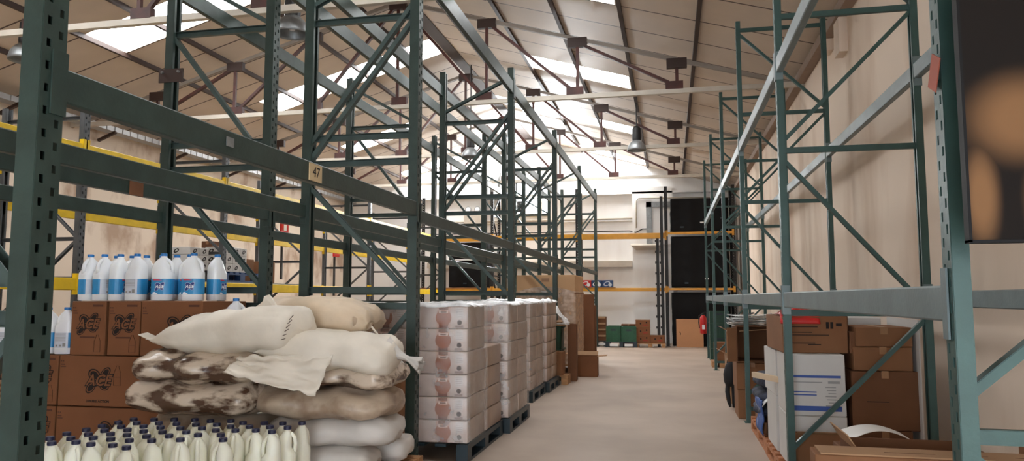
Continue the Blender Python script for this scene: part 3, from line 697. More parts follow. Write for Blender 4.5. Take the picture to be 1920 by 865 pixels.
JUG = [(-3.51, 3.72), (-3.39, 3.6), (-3.54, 3.86), (-3.41, 3.74), (-3.29, 3.65), (-3.53, 4.0), (-3.40, 3.87), (-3.29, 3.78), (-3.16, 3.62), (-3.54, 4.14), (-3.40, 4.0), (-3.28, 3.91), (-3.16, 3.77), (-3.02, 3.62),
       (-3.53, 4.27), (-3.40, 4.14), (-3.28, 4.05), (-3.16, 3.90), (-3.03, 3.76), (-2.9, 3.58), (-3.52, 4.4), (-3.40, 4.28), (-3.27, 4.18), (-3.15, 4.03), (-3.02, 3.89), (-2.9, 3.78), (-3.38, 4.42), (-3.26, 4.31),
       (-3.14, 4.17), (-3.02, 4.03), (-2.9, 3.93), (-3.25, 4.45), (-3.13, 4.31), (-3.0, 4.17), (-2.88, 4.06), (-2.76, 3.84), (-3.11, 4.47), (-2.99, 4.31), (-2.87, 4.2), (-2.75, 3.99), (-2.98, 4.45), (-2.86, 4.34), (-2.74, 4.15),
       (-2.62, 4.02), (-2.52, 3.89), (-2.85, 4.48), (-2.73, 4.29), (-2.62, 4.17), (-2.73, 4.43), (-2.61, 4.31), (-2.5, 4.2), (-2.59, 4.45), (-2.48, 4.33), (-2.38, 4.18), (-2.46, 4.47), (-2.36, 4.33), (-2.36, 4.5)]
for _ in range(120):        # settle the jugs so that none touches its neighbour
    for i in range(len(JUG)):
        for j in range(i):
            dx, dy = JUG[i][0] - JUG[j][0], JUG[i][1] - JUG[j][1]; d_ = math.hypot(dx, dy)
            if d_ < .122:
                q = (.122 - d_) / 2 / max(d_, .001); JUG[i] = (JUG[i][0] + dx * q, min(4.52, JUG[i][1] + dy * q)); JUG[j] = (JUG[j][0] - dx * q, JUG[j][1] - dy * q)
# group the jugs into rows running away from the viewer so each can be pointed to
jr = random.Random(3)
rows = {}
for p in JUG: rows.setdefault(min(7, int((p[0] + 3.60) / .157)), []).append(p)
for r in sorted(rows):
    for j, p in enumerate(sorted(rows[r], key=lambda q: q[1])):
        side = 'left edge' if r < 4 else 'right edge'; idx = r if r < 4 else 7 - r
        bottle('jug', 'navy-capped milky jug, %s from the front in the %s file from the %s' % (ORD[j], ORD[idx], side), (p[0], p[1], .2), jr.choice([0, .4, -.5, 2.8, 3.4, -1.3, -1.0, 1.2]), 'navy-capped jugs on the tray')

# ------------------------------------------------------------------ sacks
def sack(label, center, L, W, T, rz=0, m='sack', seed=0, tilt=0, ears=(.5, .5), bend=0, taper=(1, 1), name='sack', wr=.016, sag=.0, flare=None, pw=(0, 0)):
    nu, nv = 44, 40; mb = MB(); vs = []; sd = Vector((seed * 3.7, seed * 1.3, seed * .7))
    for i in range(nu + 1):
        s = -1 + 2 * i / nu; a = min(1.0, abs(s))
        te = ears[0] if s < 0 else ears[1]; tp = taper[0] if s < 0 else taper[1]
        pe = (pw[0] if s < 0 else pw[1]) or 3.2 + 2 * te
        thick = T * max(0.012, (1 - a ** pe) ** (.5 if pe > 6 else .55)) * (1 + (tp - 1) * a ** 1.5)
        wid = W * (1 - .16 * a ** 2 * (1 - te)) * (1 + .05 * math.sin(7 * s + seed)) * (1 + (tp - 1) * .6 * a ** 2) * (max(.05, 1 - a ** 12) ** .3 if pe > 6 else 1)
        for j in range(nv):
            t = 2 * PI * j / nv; c, si = math.cos(t), math.sin(t); ex = 2.5
            y = wid / 2 * math.copysign(abs(c) ** (2 / ex), c); z = thick / 2 * math.copysign(abs(si) ** (2 / ex), si)
            if z < 0: z *= .8
            x = L / 2 * s
            p = Vector((x, y, z)); q = p * 5 + sd
            dsp = noise.noise(q) * wr * 2.2 + noise.noise(Vector((p.x * 5, p.y * 22, p.z * 22)) + sd) * wr * (0.35 + a ** 2)
            nrm = Vector((0, c, si)); p += nrm * dsp * min(1, thick / (T * .25))
            p.z += bend * (a ** 3) + sag * s
            if a > .93: p.z += .012 * math.sin(p.y * 26 + seed)
            vs.append(p)
    fs = [(i * nv + j, i * nv + (j + 1) % nv, (i + 1) * nv + (j + 1) % nv, (i + 1) * nv + j) for i in range(nu) for j in range(nv)]
    fs += [tuple(range(nv))[::-1], tuple(range(nu * nv, (nu + 1) * nv))]
    mb.add(vs, fs); o = mb.build(name, M[m], smooth=True)
    o.location = center; o.rotation_euler = (0, tilt, rz); return tag(o, label, 'sack', 'heaped sacks')
# bottom layers (one sack beside the other), then the stained film-wrapped rolls, then three white sacks on top
sack('lowest pale sack at the front right corner of the heap', (-2.42, 4.9, .24), .84, .46, .21, .1, 'sack_grey', 1, pw=(8, 8))
sack('pale sack at the bottom of the heap reaching towards the tall upright', (-2.28, 5.36, .24), .72, .40, .21, .12, 'sack_grey', 2, pw=(8, 8))
sack('bottom left sack of the heap, mostly hidden by the jugs', (-3.28, 5.02, .24), .8, .6, .21, 0, 'sack_grey', 3, pw=(8, 8))
sack('long pale sack of the second layer, its round end beside the tall upright', (-2.32, 4.98, .435), .92, .6, .235, .16, 'sack_grey', 4, pw=(8, 8))
sack('second layer sack on the left, behind the jugs', (-3.24, 4.98, .435), .88, .6, .24, 0, 'sack_tan', 5, pw=(8, 8))
sack('tan dirty sack of the third layer, right half of the heap', (-2.36, 4.94, .63), .98, .64, .24, .04, 'sack_tan', 6, wr=.02, pw=(8, 8))
sack('brown-stained film-wrapped sack, lower of the two on the left side', (-3.24, 4.73, .66), .96, .54, .265, -.02, 'sack_stain', 7, wr=.018, pw=(10, 9))
sack('brown-stained film-wrapped sack, upper of the two on the left side', (-3.18, 4.73, .875), .96, .54, .25, -.03, 'sack_stain', 8, wr=.018, pw=(10, 9))
sack('dirty tan sack of the fourth layer with ragged brown stain at its left end', (-2.33, 4.95, .815), .98, .62, .19, .03, 'sack_stain', 9, wr=.02, pw=(8, 9))
s3 = sack('white sack at the front right of the heap top, its empty end hanging forward', (-2.30, 4.82, .975), .94, .60, .30, .1, 'sack', 10, tilt=.06, wr=.018, pw=(0, 8), taper=(.75, 1))
s1 = sack('large white sack on the heap top pointing left over the bleach cartons', (-3.04, 4.72, 1.10), 1.2, .52, .35, -.06, 'sack', 11, tilt=-.08, taper=(.30, 1.08), ears=(0, .8), wr=.016, pw=(0, 10))
s2 = sack('beige sack lying highest at the back of the heap, with a tied dirty end', (-2.66, 5.26, 1.205), .98, .56, .33, .1, 'sack_beige', 12, tilt=.05, taper=(.6, .95), wr=.02, pw=(0, 6))
# flat empty end of the front sack hanging over the stained ones, its tied neck, tip ears and stitching
def hang(u, v):
    x = -.52 + .62 * u; y = -.30 - .1 * v - .03 * math.sin(5 * u); z = .02 - .22 * v * (.45 + .75 * u) - .05 * (1 - u)
    n_ = noise.noise(Vector((u * 4, v * 4, 2.0))); return (x - .06 * v, y + .05 * n_, z + .02 * noise.noise(Vector((u * 9, v * 7, 9))))
MB().grid(hang, 26, 18).build('hanging_flap', M['sack'], s3, smooth=True, solid=.004)
mb = MB(); n = 18; vs = []
for i in range(12):
    f = i / 11; r = .085 - .068 * math.sin(min(1, f * 1.7) * PI / 2) if f < .55 else .022 + .075 * (f - .55) / .45
    for k in range(n):
        a = 2 * PI * k / n; rr = r * (1 + .3 * math.sin(a * 6) * (.3 + f))
        vs.append((.40 + .24 * f, -.02 + rr * math.cos(a) - .02 * f, .06 - .10 * f + rr * math.sin(a) * (.9 if f < .6 else .45)))
mb.add(vs, [(i * n + k, i * n + (k + 1) % n, (i + 1) * n + (k + 1) % n, (i + 1) * n + k) for i in range(11) for k in range(n)])
mb.build('tied_neck', M['sack_grey'], s3, smooth=True, solid=.003)
mb = MB(); mb.add([(-.64, -.02, .0), (-.60, .06, .0), (-.53, .05, .01), (-.54, -.05, .0), (-.73, -.04, .05), (-.72, .04, .06)], [(0, 3, 2, 1), (4, 0, 1, 5)])
mb.build('sack_ear', M['sack'], s1, solid=.006)
mb = MB(); mb.add([(.18, .12, .13), (.34, .12, .12), (.30, .14, .18), (.24, .15, .26), (.205, .14, .25)], [(0, 1, 2, 3, 4)])
mb.build('sack_corner', M['sack'], s1, solid=.02)
mb = MB()
for k in range(6): mb.bar((.56 + .006 * k, -.23 + .012 * k, -.06 + .025 * k), (.58 + .006 * k, -.21 + .012 * k, -.055 + .03 * k), .006, .004)
mb.build('stitching', M['thread'], s1)
mb = MB()
vs = []
for i in range(9):
    f = i / 8
    for k in range(14):
        a = 2 * PI * k / 14; r = (.13 - .1 * f) * (1 + .22 * math.sin(5 * a)); vs.append((.38 + .11 * f, -.12 + r * math.cos(a), -.02 + r * .8 * math.sin(a)))
mb.add(vs, [(i * 14 + k, i * 14 + (k + 1) % 14, (i + 1) * 14 + (k + 1) % 14, (i + 1) * 14 + k) for i in range(8) for k in range(14)])
mb.build('gathered_end', M['sack_tan'], s2, smooth=True)
mb = MB(); mb.tube([(.47, -.13, -.02), (.58, -.18, -.12), (.62, -.22, -.2)], .008, 8); mb.build('tie_string', M['sack'], s2)
carton('tall brown carton standing behind the sacks, beside the tall upright', (.42, .08, .82), (-2.27, 5.585, .0), 0, 'cardboard')
carton('flattened brown carton lying at the foot of the tall upright', (.5, .3, .02), (-1.9, 5.2, .215 - .2), .3, 'cardboard_pale', tape=False)
e = thing('corrugated_box', 'brown corrugated box cut by the left edge beside the near upright', 'box', (-2.60, 2.25, .452))
MB().box(-.17, .17, -.1, .1, 0, .6).build('body', M['cardboard'], e)
mb = MB()
for k in range(30): mb.box(.17, .176, -.095, .095, .01 + .02 * k, .02 + .02 * k)
mb.build('corrugated_edge', M['cardboard_pale'], e)
carton('plain brown box under the corrugated box by the near upright', (.36, .22, .446), (-2.60, 2.25, 0), 0, 'cardboard')

# ------------------------------------------------------------------ tissue pallets
def pack_mesh(w, l, h):
    me = bpy.data.meshes.new('tissue_pack'); bm = bmesh.new(); bmesh.ops.create_cube(bm, size=1)
    for v in bm.verts: v.co = Vector((v.co.x * w, v.co.y * l, (v.co.z + .5) * h))
    bmesh.ops.bevel(bm, geom=bm.edges[:], offset=.012, segments=2, affect='EDGES', profile=.5)
    uvl = bm.loops.layers.uv.new('UVMap')
    for f in bm.faces:
        f.normal_update(); f.material_index = 0 if f.normal.y < -.8 else 1
        f.smooth = True
        for lp in f.loops: lp[uvl].uv = (lp.vert.co.x / w + .5, lp.vert.co.z / h)
    bm.to_mesh(me); bm.free(); me.materials.append(M['pack']); me.materials.append(M['pack_side']); return me
PH = .19
_pm = {}
def packs(tagl, xs, ys, n, z0=.148, skip=None, back=False):
    pr_ = random.Random(11)
    for j, (ya, yb) in enumerate(ys):
        for i, (xa, xb) in enumerate(xs):
            for k in range(n[j] if isinstance(n, list) else n):
                key = (round(xb - xa, 3), round(yb - ya, 3))
                if key not in _pm: _pm[key] = pack_mesh(key[0] - .008, key[1] - .008, PH - .003)
                hidden = (i > 0 and j > 0 and k < (n[j] if isinstance(n, list) else n) - 1)
                if hidden: continue
                o = bpy.data.objects.new('tissue_pack', _pm[key]); C.objects.link(o)
                o.location = ((xa + xb) / 2 + pr_.uniform(-.004, .004), (ya + yb) / 2 + pr_.uniform(-.004, .004), z0 + k * PH); o.rotation_euler = (0, 0, pr_.uniform(-.012, .012))
                col = ['aisle-side', 'second', 'third'][i]; rw = ['front', 'rear', 'third'][j]
                tag(o, '%s layer tissue pack, %s column, %s row of the %s' % (ORD[k], col, rw, tagl), 'package', 'wrapped tissue packs')
C3 = [(-2.19, -1.67), (-2.715, -2.195), (-3.24, -2.72)]
packs('nearest tissue pallet', C3, [(6.06, 6.66), (6.68, 7.3)], [6, 4])
packs('second tissue pallet', [(-2.14, -1.62), (-2.665, -2.145)], [(7.42, 7.92), (7.93, 8.43)], 6)
packs('third tissue pallet', [(-2.32, -1.80), (-2.845, -2.325)], [(9.60, 10.09), (10.10, 10.58)], 6)
packs('farthest tissue pallet', [(-2.28, -1.76), (-2.80, -2.285)], [(10.68, 11.15), (11.16, 11.6)], 6)
pallet('dark plastic pallet under the nearest tissue packs', -3.26, -1.66, 6.03, 7.34, M['plastic_dark'], along='y', boards=9)
pallet('dark plastic pallet under the second tissue stack', -2.70, -1.60, 7.4, 8.46, M['plastic_dark'], along='y')
pallet('dark plastic pallet under the third tissue stack', -2.87, -1.77, 9.58, 10.6, M['plastic_dark'], along='y')
pallet('dark plastic pallet under the farthest tissue stack', -2.83, -1.72, 10.64, 11.6, M['plastic_dark'], along='y')
def top_sheet(label, x0, x1, y0, y1, z, amp=.02, drop=.05, m='film_white', seed=0):
    def fn(u, v):
        x = x0 + (x1 - x0) * u; y = y0 + (y1 - y0) * v; e_ = min(u, 1 - u, v, 1 - v)
        return (x, y, z + .012 + amp * abs(noise.noise(Vector((x * 4, y * 4, seed)))) + amp * .4 * abs(noise.noise(Vector((x * 14, y * 14, seed)))) - (drop * (1 - e_ / .04) if e_ < .04 else 0))
    return tag(MB().grid(fn, 40, 40).build('top_sheet', M[m], smooth=True, solid=.003), label, 'plastic sheet')
ZT = .148 + 6 * PH
top_sheet('crumpled white plastic sheet over the nearest tissue packs', -3.27, -1.655, 6.04, 6.69, ZT, .03, .03)
top_sheet('crumpled white plastic sheet over the second tissue stack', -2.69, -1.605, 7.40, 8.45, ZT, .03, .03, seed=3)
top_sheet('crumpled white plastic sheet over the third tissue stack', -2.86, -1.785, 9.585, 10.595, ZT, .035, .03, seed=5)
top_sheet('crumpled white plastic sheet over the farthest tissue stack', -2.82, -1.745, 10.665, 11.61, ZT, .06, .03, seed=7)
def wrap(label, x0, x1, y0, y1, z0, z1, m='film', amp=.006, seed=0, hem=0.0):
    path = [(x0, y1), (x0, y0), (x1, y0), (x1, y1), (x0, y1)]
    def fn(u, v):
        s = u * 4; i = min(3, int(s)); f = s - i; a, b = path[i], path[i + 1]
        x, y = a[0] + (b[0] - a[0]) * f, a[1] + (b[1] - a[1]) * f
        dx, dy = b[1] - a[1], -(b[0] - a[0]); l = math.hypot(dx, dy); dsp = amp * (1 + noise.noise(Vector((u * 30, v * 16, seed))) * 1.2)
        z = z0 + (z1 - z0) * v + hem * noise.noise(Vector((u * 14, 3.0, seed))) * v
        return (x + dx / l * dsp, y + dy / l * dsp, z)
    return tag(MB().grid(fn, 96, 26).build('stretch_wrap', M[m], smooth=True), label, 'stretch film')
wrap('clear stretch film around the nearest tissue pallet', -3.25, -1.655, 6.045, 6.68, .16, ZT - .01, seed=1)
wrap('clear stretch film around the second tissue stack, with a ragged hanging edge', -2.68, -1.605, 7.40, 8.45, .16, ZT - .01, seed=2)
wrap('clear stretch film around the third tissue stack', -2.86, -1.785, 9.585, 10.595, .16, ZT - .01, seed=3)

tag(MB().grid(lambda u, v: (-2.15 + .54 * u, 7.375 + .012 * noise.noise(Vector((u * 7, v * 7, 5))), ZT + .01 - (.40 + .05 * noise.noise(Vector((u * 9, 1.0, 2)))) * v), 26, 18).build('hanging_film', M['film'], smooth=True), 'loose clear film hanging ragged over the second tissue stack above the lower packs', 'plastic sheet')
# ------------------------------------------------------------------ further along the left of the aisle
M['carton_tan'] = mat('tan_carton', s2l(206, 166, 126), .75, 0, var=.1, scale=2, spec=.2)
big = carton('very tall film-wrapped carton on a pallet, taller than the tissue stacks', (1.08, 1.3, 1.62), (-2.24, 14.07, .147), 0, 'carton_tan', tape=False)
MB().box(-.555, .555, -.655, .655, 1.28, 1.30).build('lid_edge', M['cardboard'], big)
MB().box(-.07, .07, -.657, -.650, 1.5, 1.56).build('tape', M['tape'], big)
MB().box(-.1, .02, -.657, -.650, 1.22, 1.34).build('label_sheet', M['white_card'], big)
def wfn(u, v):
    s = u * 4; path = [(-.54, .65), (-.54, -.65), (.54, -.65), (.54, .65), (-.54, .65)]; i = min(3, int(s)); f = s - i; a, b = path[i], path[i + 1]
    x, y = a[0] + (b[0] - a[0]) * f, a[1] + (b[1] - a[1]) * f; dx, dy = b[1] - a[1], -(b[0] - a[0]); l = math.hypot(dx, dy)
    z = .02 + 1.3 * v + (.09 * math.sin(PI * (f if i == 1 else .5)) * v if i == 1 else 0)
    d = .008 + .011 * abs(noise.noise(Vector((u * 6, z * 22, 1)))) + .008 * noise.noise(Vector((u * 20, z * 40, 4))); return (x + dx / l * d, y + dy / l * d, z)
MB().grid(wfn, 110, 90).build('stretch_wrap', M['film_brown'], big, smooth=True)
pallet('wooden pallet under the very tall wrapped carton', -2.8, -1.68, 13.4, 14.75, M['wood'], h=.145)
bn = thing('storage_bin', 'dark green plastic bin standing between the tissue stacks and the tall carton', 'bin', (-1.99, 12.3, 0))
MB().loft([(0, 0, 0, .2, .25, 6), (.5, 0, 0, .22, .27, 6), (.86, 0, 0, .23, .28, 6)], 28).build('body', M['green_dark'], bn)
MB().loft([(.86, 0, 0, .25, .3, 6), (.9, 0, 0, .25, .3, 6)], 28).build('rim', M['green_dark'], bn); MB().box(-.235, .235, -.29, .29, .49, .52).build('band', M['green_dark'], bn)
for k, (l, x, y, w_, d_) in enumerate((('lowest folded carton flat lying on the green bin', -1.94, 12.2, .5, .6), ('middle folded carton flat lying on the green bin', -1.9, 12.22, .46, .56), ('topmost folded carton flat lying on the green bin', -1.96, 12.2, .42, .5))):
    carton(l, (w_, d_, .022), (x, y, .902 + k * .024), .1 * k - .1, 'cardboard_pale' if k != 1 else 'white_card', tape=False)
tag(MB().grid(lambda u, v: (-2.12 + .5 * u, 11.66 + .4 * v, 1.3 - .62 * max(0, u - .35) ** 1.2 * 1.0 + .05 * noise.noise(Vector((u * 5, v * 5, 1))) + .05 * noise.noise(Vector((u * 11, v * 11, 4)))), 30, 26).build('crumpled_film', M['film_white'], smooth=True, solid=.004), 'crumpled clear plastic draped over the far end of the tissue stacks', 'plastic sheet')
carton('small brown box on the wooden pallet after the last tissue stack', (.22, .3, .36), (-1.79, 11.82, .147), 0, 'cardboard')
carton('white box on the wooden pallet behind the small brown box', (.3, .25, .6), (-2.08, 11.82, .147), 0, 'white_card', tape=False)
pallet('short wooden pallet after the last tissue stack', -2.3, -1.6, 11.65, 12.0, M['wood'], h=.145, boards=4)
carton('narrow brown carton standing beside the green bin on the aisle side', (.14, .3, .92), (-1.60, 12.3, 0), .05, 'cardboard_dark', opened=[('-x', 1.2, .1), ('+x', 1.0, .08)])
carton('lone open brown carton standing on the aisle floor', (.40, .32, .345), (-1.46, 13.15 - .1, 0), .03, 'cardboard_red', opened=[('-x', .28, .16), ('+x', .1, .16), ('+y', .7, .1)])
for k, (x, y, z_, l) in enumerate(((-1.72, 15.0, 1.42, 'tall brown board leaning behind the wrapped carton, nearest of two'), (-1.70, 15.2, 1.2, 'shorter brown board leaning behind the wrapped carton, farther of two'))):
    carton(l, (.42, .05, z_), (x, y, 0), .1, 'cardboard_dark', tape=False, name='cardboard_sheet', cat='cardboard')
pallet('low dark pallet farther along the aisle under the open cartons', -2.5, -1.66, 15.45, 16.7, M['plastic_dark'])
carton('open brown carton with a hand hole on the dark pallet beyond the wrapped carton', (.38, .55, .62), (-1.9, 15.9, .147), 0, 'cardboard', opened=[('+x', .9, .16), ('-x', .6, .16)])
carton('upper open carton on the dark pallet, with pale flap folded out', (.4, .4, .3), (-2.05, 16.42, .147), 0, 'cardboard_pale', opened=[('-y', .1, .18)])
bk = thing('blue_bucket', 'turquoise-blue bucket standing beyond the wrapped carton', 'bucket', (-1.9, 15.9, .16))
MB().loft([(0, 0, 0, .12, .12, 2), (.3, 0, 0, .15, .15, 2)], 22).build('body', mat('turquoise_plastic', s2l(30, 110, 140), .4), bk)
MB().loft([(.3, 0, 0, .16, .16, 2), (.33, 0, 0, .16, .16, 2)], 22).build('rim', M['plastic_blue'], bk); MB().tube([(-.155, 0, .31), (-.1, -.1, .45), (0, -.13, .5), (.1, -.1, .45), (.155, 0, .31)], .006, 8).build('handle', M['galv'], bk)

# ------------------------------------------------------------------ back wall goods
def crate(label, loc, w_, d_, h_, m, group, ribs=4):
    t = thing('plastic_crate', label, 'crate', loc, 0, group)
    mb = MB(); th = .02
    for a in ((-w_ / 2, w_ / 2, -d_ / 2, -d_ / 2 + th), (-w_ / 2, w_ / 2, d_ / 2 - th, d_ / 2), (-w_ / 2, -w_ / 2 + th, -d_ / 2, d_ / 2), (w_ / 2 - th, w_ / 2, -d_ / 2, d_ / 2)): mb.box(*a, .02, h_)
    mb.box(-w_ / 2, w_ / 2, -d_ / 2, d_ / 2, 0, .02); mb.build('body', M[m], t)
    mb = MB()
    for k in range(ribs + 1):
        z = h_ * k / ribs; mb.box(-w_ / 2 - .012, w_ / 2 + .012, -d_ / 2 - .012, d_ / 2 + .012, max(0, z - .015), max(.02, z)) if k in (0,) else mb.box(-w_ / 2 - .012, w_ / 2 + .012, -d_ / 2 - .012, -d_ / 2, z - .025, z)
    for k in range(5): x = -w_ / 2 + w_ * k / 4; mb.box(x - .01, x + .01, -d_ / 2 - .01, -d_ / 2, 0, h_)
    mb.build('rib', M[m], t)
    MB().box(-.07, .07, -d_ / 2 - .014, -d_ / 2 - .008, h_ * .7, h_ * .82).build('hand_hole', M['plastic_dark'], t)
    return t
pallet('dark plastic pallet with two white labels under the green crates by the back wall', -1.78, -.92, 20.6, 21.25, M['plastic_dark'], h=.15, label_plate=(-.2, .2))
crate('left green plastic crate by the back wall', (-1.565, 20.93, .152), .37, .55, .42, 'green_plastic', 'green crates by the back wall')
crate('right green plastic crate by the back wall, paler and ribbed', (-1.145, 20.93, .152), .39, .55, .41, 'green_plastic', 'green crates by the back wall')
carton('brown carton behind the right green crate', (.4, .3, .6), (-1.2, 21.65, 0), 0, 'cardboard_dark')
pallet('dark plastic pallet under the brown crate stack by the rack end', -2.36, -1.76, 20.94, 21.26, M['plastic_dark'], h=.15, label_plate=(.17,))
for k in range(4):
    carton(['lowest', 'second', 'third', 'topmost'][k] + ' brown tray of the stack at the end of the tall teal rack', (.38, .28, .165), (-1.98, 21.1, .152 + k * .168), 0, 'cardboard_dark', 'brown trays', tape=False, opened=[('-y', -1.2, .05)])
for (x, n_, l0) in ((-.77, 3, 'banana box of the tall stack on the pallet by the back wall'), (-.38, 1, 'banana box')):
    for k in range(n_):
        l = (['lowest ', 'middle ', 'topmost '][k] + l0) if n_ == 3 else 'single banana box to the right of the tall banana box stack'
        o = carton(l, (.385, .36, .205), (x, 20.95, .118 + k * .208), 0, 'cardboard_red', 'banana boxes', tape=False)
        for hx in (-.06, .1): MB().tube([(hx, -.184, .11 + .03 * (hx > 0)), (hx, -.178, .11 + .03 * (hx > 0))], .022, 12).build('hand_hole', M['print_dark'], o)
        MB().box(.0, .13, -.1835, -.18, .05, .085).build('print', M['print_red'], o)
        MB().box(-.195, .195, -.185, .185, .19, .207).build('lid_rim', M['cardboard'], o)
pallet('small wooden pallet under the banana boxes', -.98, -.17, 20.72, 21.18, M['wood'], h=.115, boards=4)
def detergent(label, x, m, m2):
    o = MB().box(-.15, .15, -.1, .1, 0, .2).build('detergent_box', M[m], bevel=.004, loc=(x, 21.42, 1.65)); tag(o, label, 'box', 'detergent boxes on the beam')
    mb = MB(); flat_ring(mb, -.02, .1, .1, .06, .3, .4, 0); flat_ring(mb, .07, .07, .05, .05, .2, 0, .0005, fill=True); me = mb.mesh('print', M[m2]); me.transform(FRONT); put('print', me, o, (0, -.102, 0))
MB_sh = tag(MB().box(-2.56, -1.55, 21.27, 21.7, 1.632, 1.648).build('shelf_board', M['wood'],), 'thin board on the lower orange beam under the detergent boxes', 'shelf')
detergent('red detergent box on the lower orange beam', -2.38, 'red_plastic', 'white')
detergent('left blue detergent box on the lower orange beam', -2.07, 'plastic_blue', 'white')
detergent('right blue detergent box on the lower orange beam', -1.76, 'plastic_blue', 'label_white')
# black film-covered goods in the right end bay of the back rack
def black_stack(label, x0, x1, y0, y1, z0, z1, seed):
    def fn(u, v):
        path = [(x0, y1), (x0, y0), (x1, y0), (x1, y1)]; s = u * 3; i = min(2, int(s)); f = s - i; a, b = path[i], path[i + 1]
        x, y = a[0] + (b[0] - a[0]) * f, a[1] + (b[1] - a[1]) * f; dx, dy = b[1] - a[1], -(b[0] - a[0]); l = math.hypot(dx, dy)
        d = .012 * math.sin(u * 60) + .02 * noise.noise(Vector((u * 12, v * 5, seed))); return (x + dx / l * d, y + dy / l * d, z0 + (z1 - z0) * v)
    t = thing('covered_load', label, 'load', ((x0 + x1) / 2, (y0 + y1) / 2, z0))
    o = MB().grid(fn, 120, 30).build('black_cover', M['paper_bin'], t, smooth=True, solid=.004); o.location = (-(x0 + x1) / 2, -(y0 + y1) / 2, -z0)
    o = MB().box(x0 + .03, x1 - .03, y0 + .03, y1, z0, z1 - .02).build('load', M['black_steel'], t); o.location = (-(x0 + x1) / 2, -(y0 + y1) / 2, -z0)
    for k in range(3):
        xx = x0 + .25 + .55 * k + .2 * seed % .3; o = MB().box(xx, xx + .1, y0 - .045, y0 - .038, z0 + .1 + .12 * k, z0 + .14 + .12 * k).build('cover_mark', M['white'] if k == 1 else M['plastic_dark'], t); o.location = (-(x0 + x1) / 2, -(y0 + y1) / 2, -z0)  # small white and dark marks on the front of the cover
    return t
black_stack('black film-covered load on the floor of the back rack behind the tan board', .04, 1.6, 21.42, 22.1, 0.012, 1.5, 1)
black_stack('black film-covered load between the two thin orange beams', .04, 1.6, 21.42, 22.1, 1.64, 3.08, 2)
black_stack('black film-covered load highest in the back rack, above the thin orange beam', .04, 1.6, 21.42, 22.1, 3.22, 4.15, 3)
for k, (x, z1) in enumerate(((-.34, 4.3), (-.22, 4.5))):
    mb = MB(); mb.box(x - .04, x + .04, 21.0 + .1 * k, 21.08 + .1 * k, 0, z1 - 1.0 * (1 - k) - .3)
    for q in range(9): mb.box(x - .07, x - .04, 21.0 + .1 * k, 21.08 + .1 * k, .5 + q * .3, .56 + q * .3)
    tag(mb.build('spare_upright', M['black_steel']), ['short black spare upright leaning by the orange beam end', 'tall black spare upright standing by the orange beam end'][k], 'upright')
brd = MB().box(-.36, .36, -.02, .02, 0, .77).build('tan_board', M['board'], loc=(.49, 21.05, 0)); brd.rotation_euler = (-.02, 0, 0); tag(brd, 'plain tan board standing on edge in front of the black loads', 'board')
MB().tube([(-.27, -.021, .42), (-.25, -.021, .38), (-.255, -.021, .33)], .012, 6).build('hand_slot', M['print_dark'], brd)
fe = thing('fire_extinguisher', 'red fire extinguisher hanging on the last upright of the right rack', 'extinguisher', (.70, 17.28, .55), 0)
MB().loft([(0, 0, 0, .06, .06), (.02, 0, 0, .075, .075), (.34, 0, 0, .075, .075), (.39, 0, 0, .05, .05), (.41, 0, 0, .028, .028)], 20, 2).build('cylinder', M['red_plastic'], fe, smooth=True)
MB().loft([(.41, 0, 0, .025, .025), (.45, 0, 0, .025, .025)], 12, 2).build('valve', M['black_steel'], fe)
MB().bar((-.02, 0, .46), (.1, 0, .49), .02, .012).build('lever', M['black_steel'], fe)
MB().tube([(-.02, 0, .43), (-.09, -.02, .40), (-.1, -.03, .25), (-.085, -.03, .12)], .012, 8).build('hose', M['black_steel'], fe)
MB().box(-.03, .03, -.078, -.07, .1, .2).build('label_plate', M['white'], fe)
MB().box(.02, .09, .05, .09, .12, .3).build('wall_hook', M['dark_steel'], fe)
# dark crate and white boxes on the left part of the back rack
def board_floor(label, x0, x1, z): return tag(MB().box(x0, x1, 21.26, 22.28, z + .002, z + .018).build('shelf_board', M['wood']), label, 'shelf')
board_floor('board laid on the lower orange beams behind the tall teal rack', -7.5, -5.25, 1.63)
black_stack('dark covered load on the lower orange beam, with a pale strip across it', -6.5, -5.32, 21.4, 22.1, 1.655, 3.0, 4)
tag(MB().box(-6.3, -5.35, 21.335, 21.36, 2.46, 2.5).build('pale_strip', M['white']), 'thin white strip on the dark load behind the tall teal rack', 'strip')
for k in range(3):
    carton('white carton on the floor under the lower orange beam, %s from the left' % ORD[k], (.5, .5, 1.25 if k < 2 else 1.1), (-6.8 + .55 * k, 21.75, 0), 0, 'white_card', 'white cartons under the beam', tape=False)

# ------------------------------------------------------------------ goods on the yellow rack
for ya, yb, l_ in ((7.0, 9.53, 'nearer'), (9.67, 12.2, 'farther')): deck = tag(MB().box(-7.32, -6.38, ya, yb, 1.573, 1.59).build('shelf_board', M['galv']), l_ + ' metal shelf deck lying on the lower yellow beams', 'shelf')
pb = pallet('blue plastic pallet on the lower yellow beams carrying white cartons', -7.3, -6.4, 9.75, 10.75, M['plastic_blue'], group='pallets'); pb.location.z = 1.592
pb2 = pallet('black plastic pallet on the lower yellow beams left of the blue one', -7.3, -6.4, 8.35, 9.4, M['black_steel'], group='pallets'); pb2.location.z = 1.592
def white_box(label, x, y, z, sx, sy, sz, grp):
    o = carton(label, (sx, sy, sz), (x, y, z), 0, 'white_card', grp, tape=False)
    mb = MB(); flat_ring(mb, 0, 0, .045, .026, .5, .5, 0, 14); me = mb.mesh('logo', M['print_dark']); me.transform(FRONT); put('logo', me, o, (-sx * .2, -sy / 2 - .004, sz * .5))
    me2 = me.copy(); me2.transform(Matrix.Rotation(PI / 2, 4, 'Z')); put('logo', me2, o, (sx / 2 + .004, 0, sz * .5)); return o
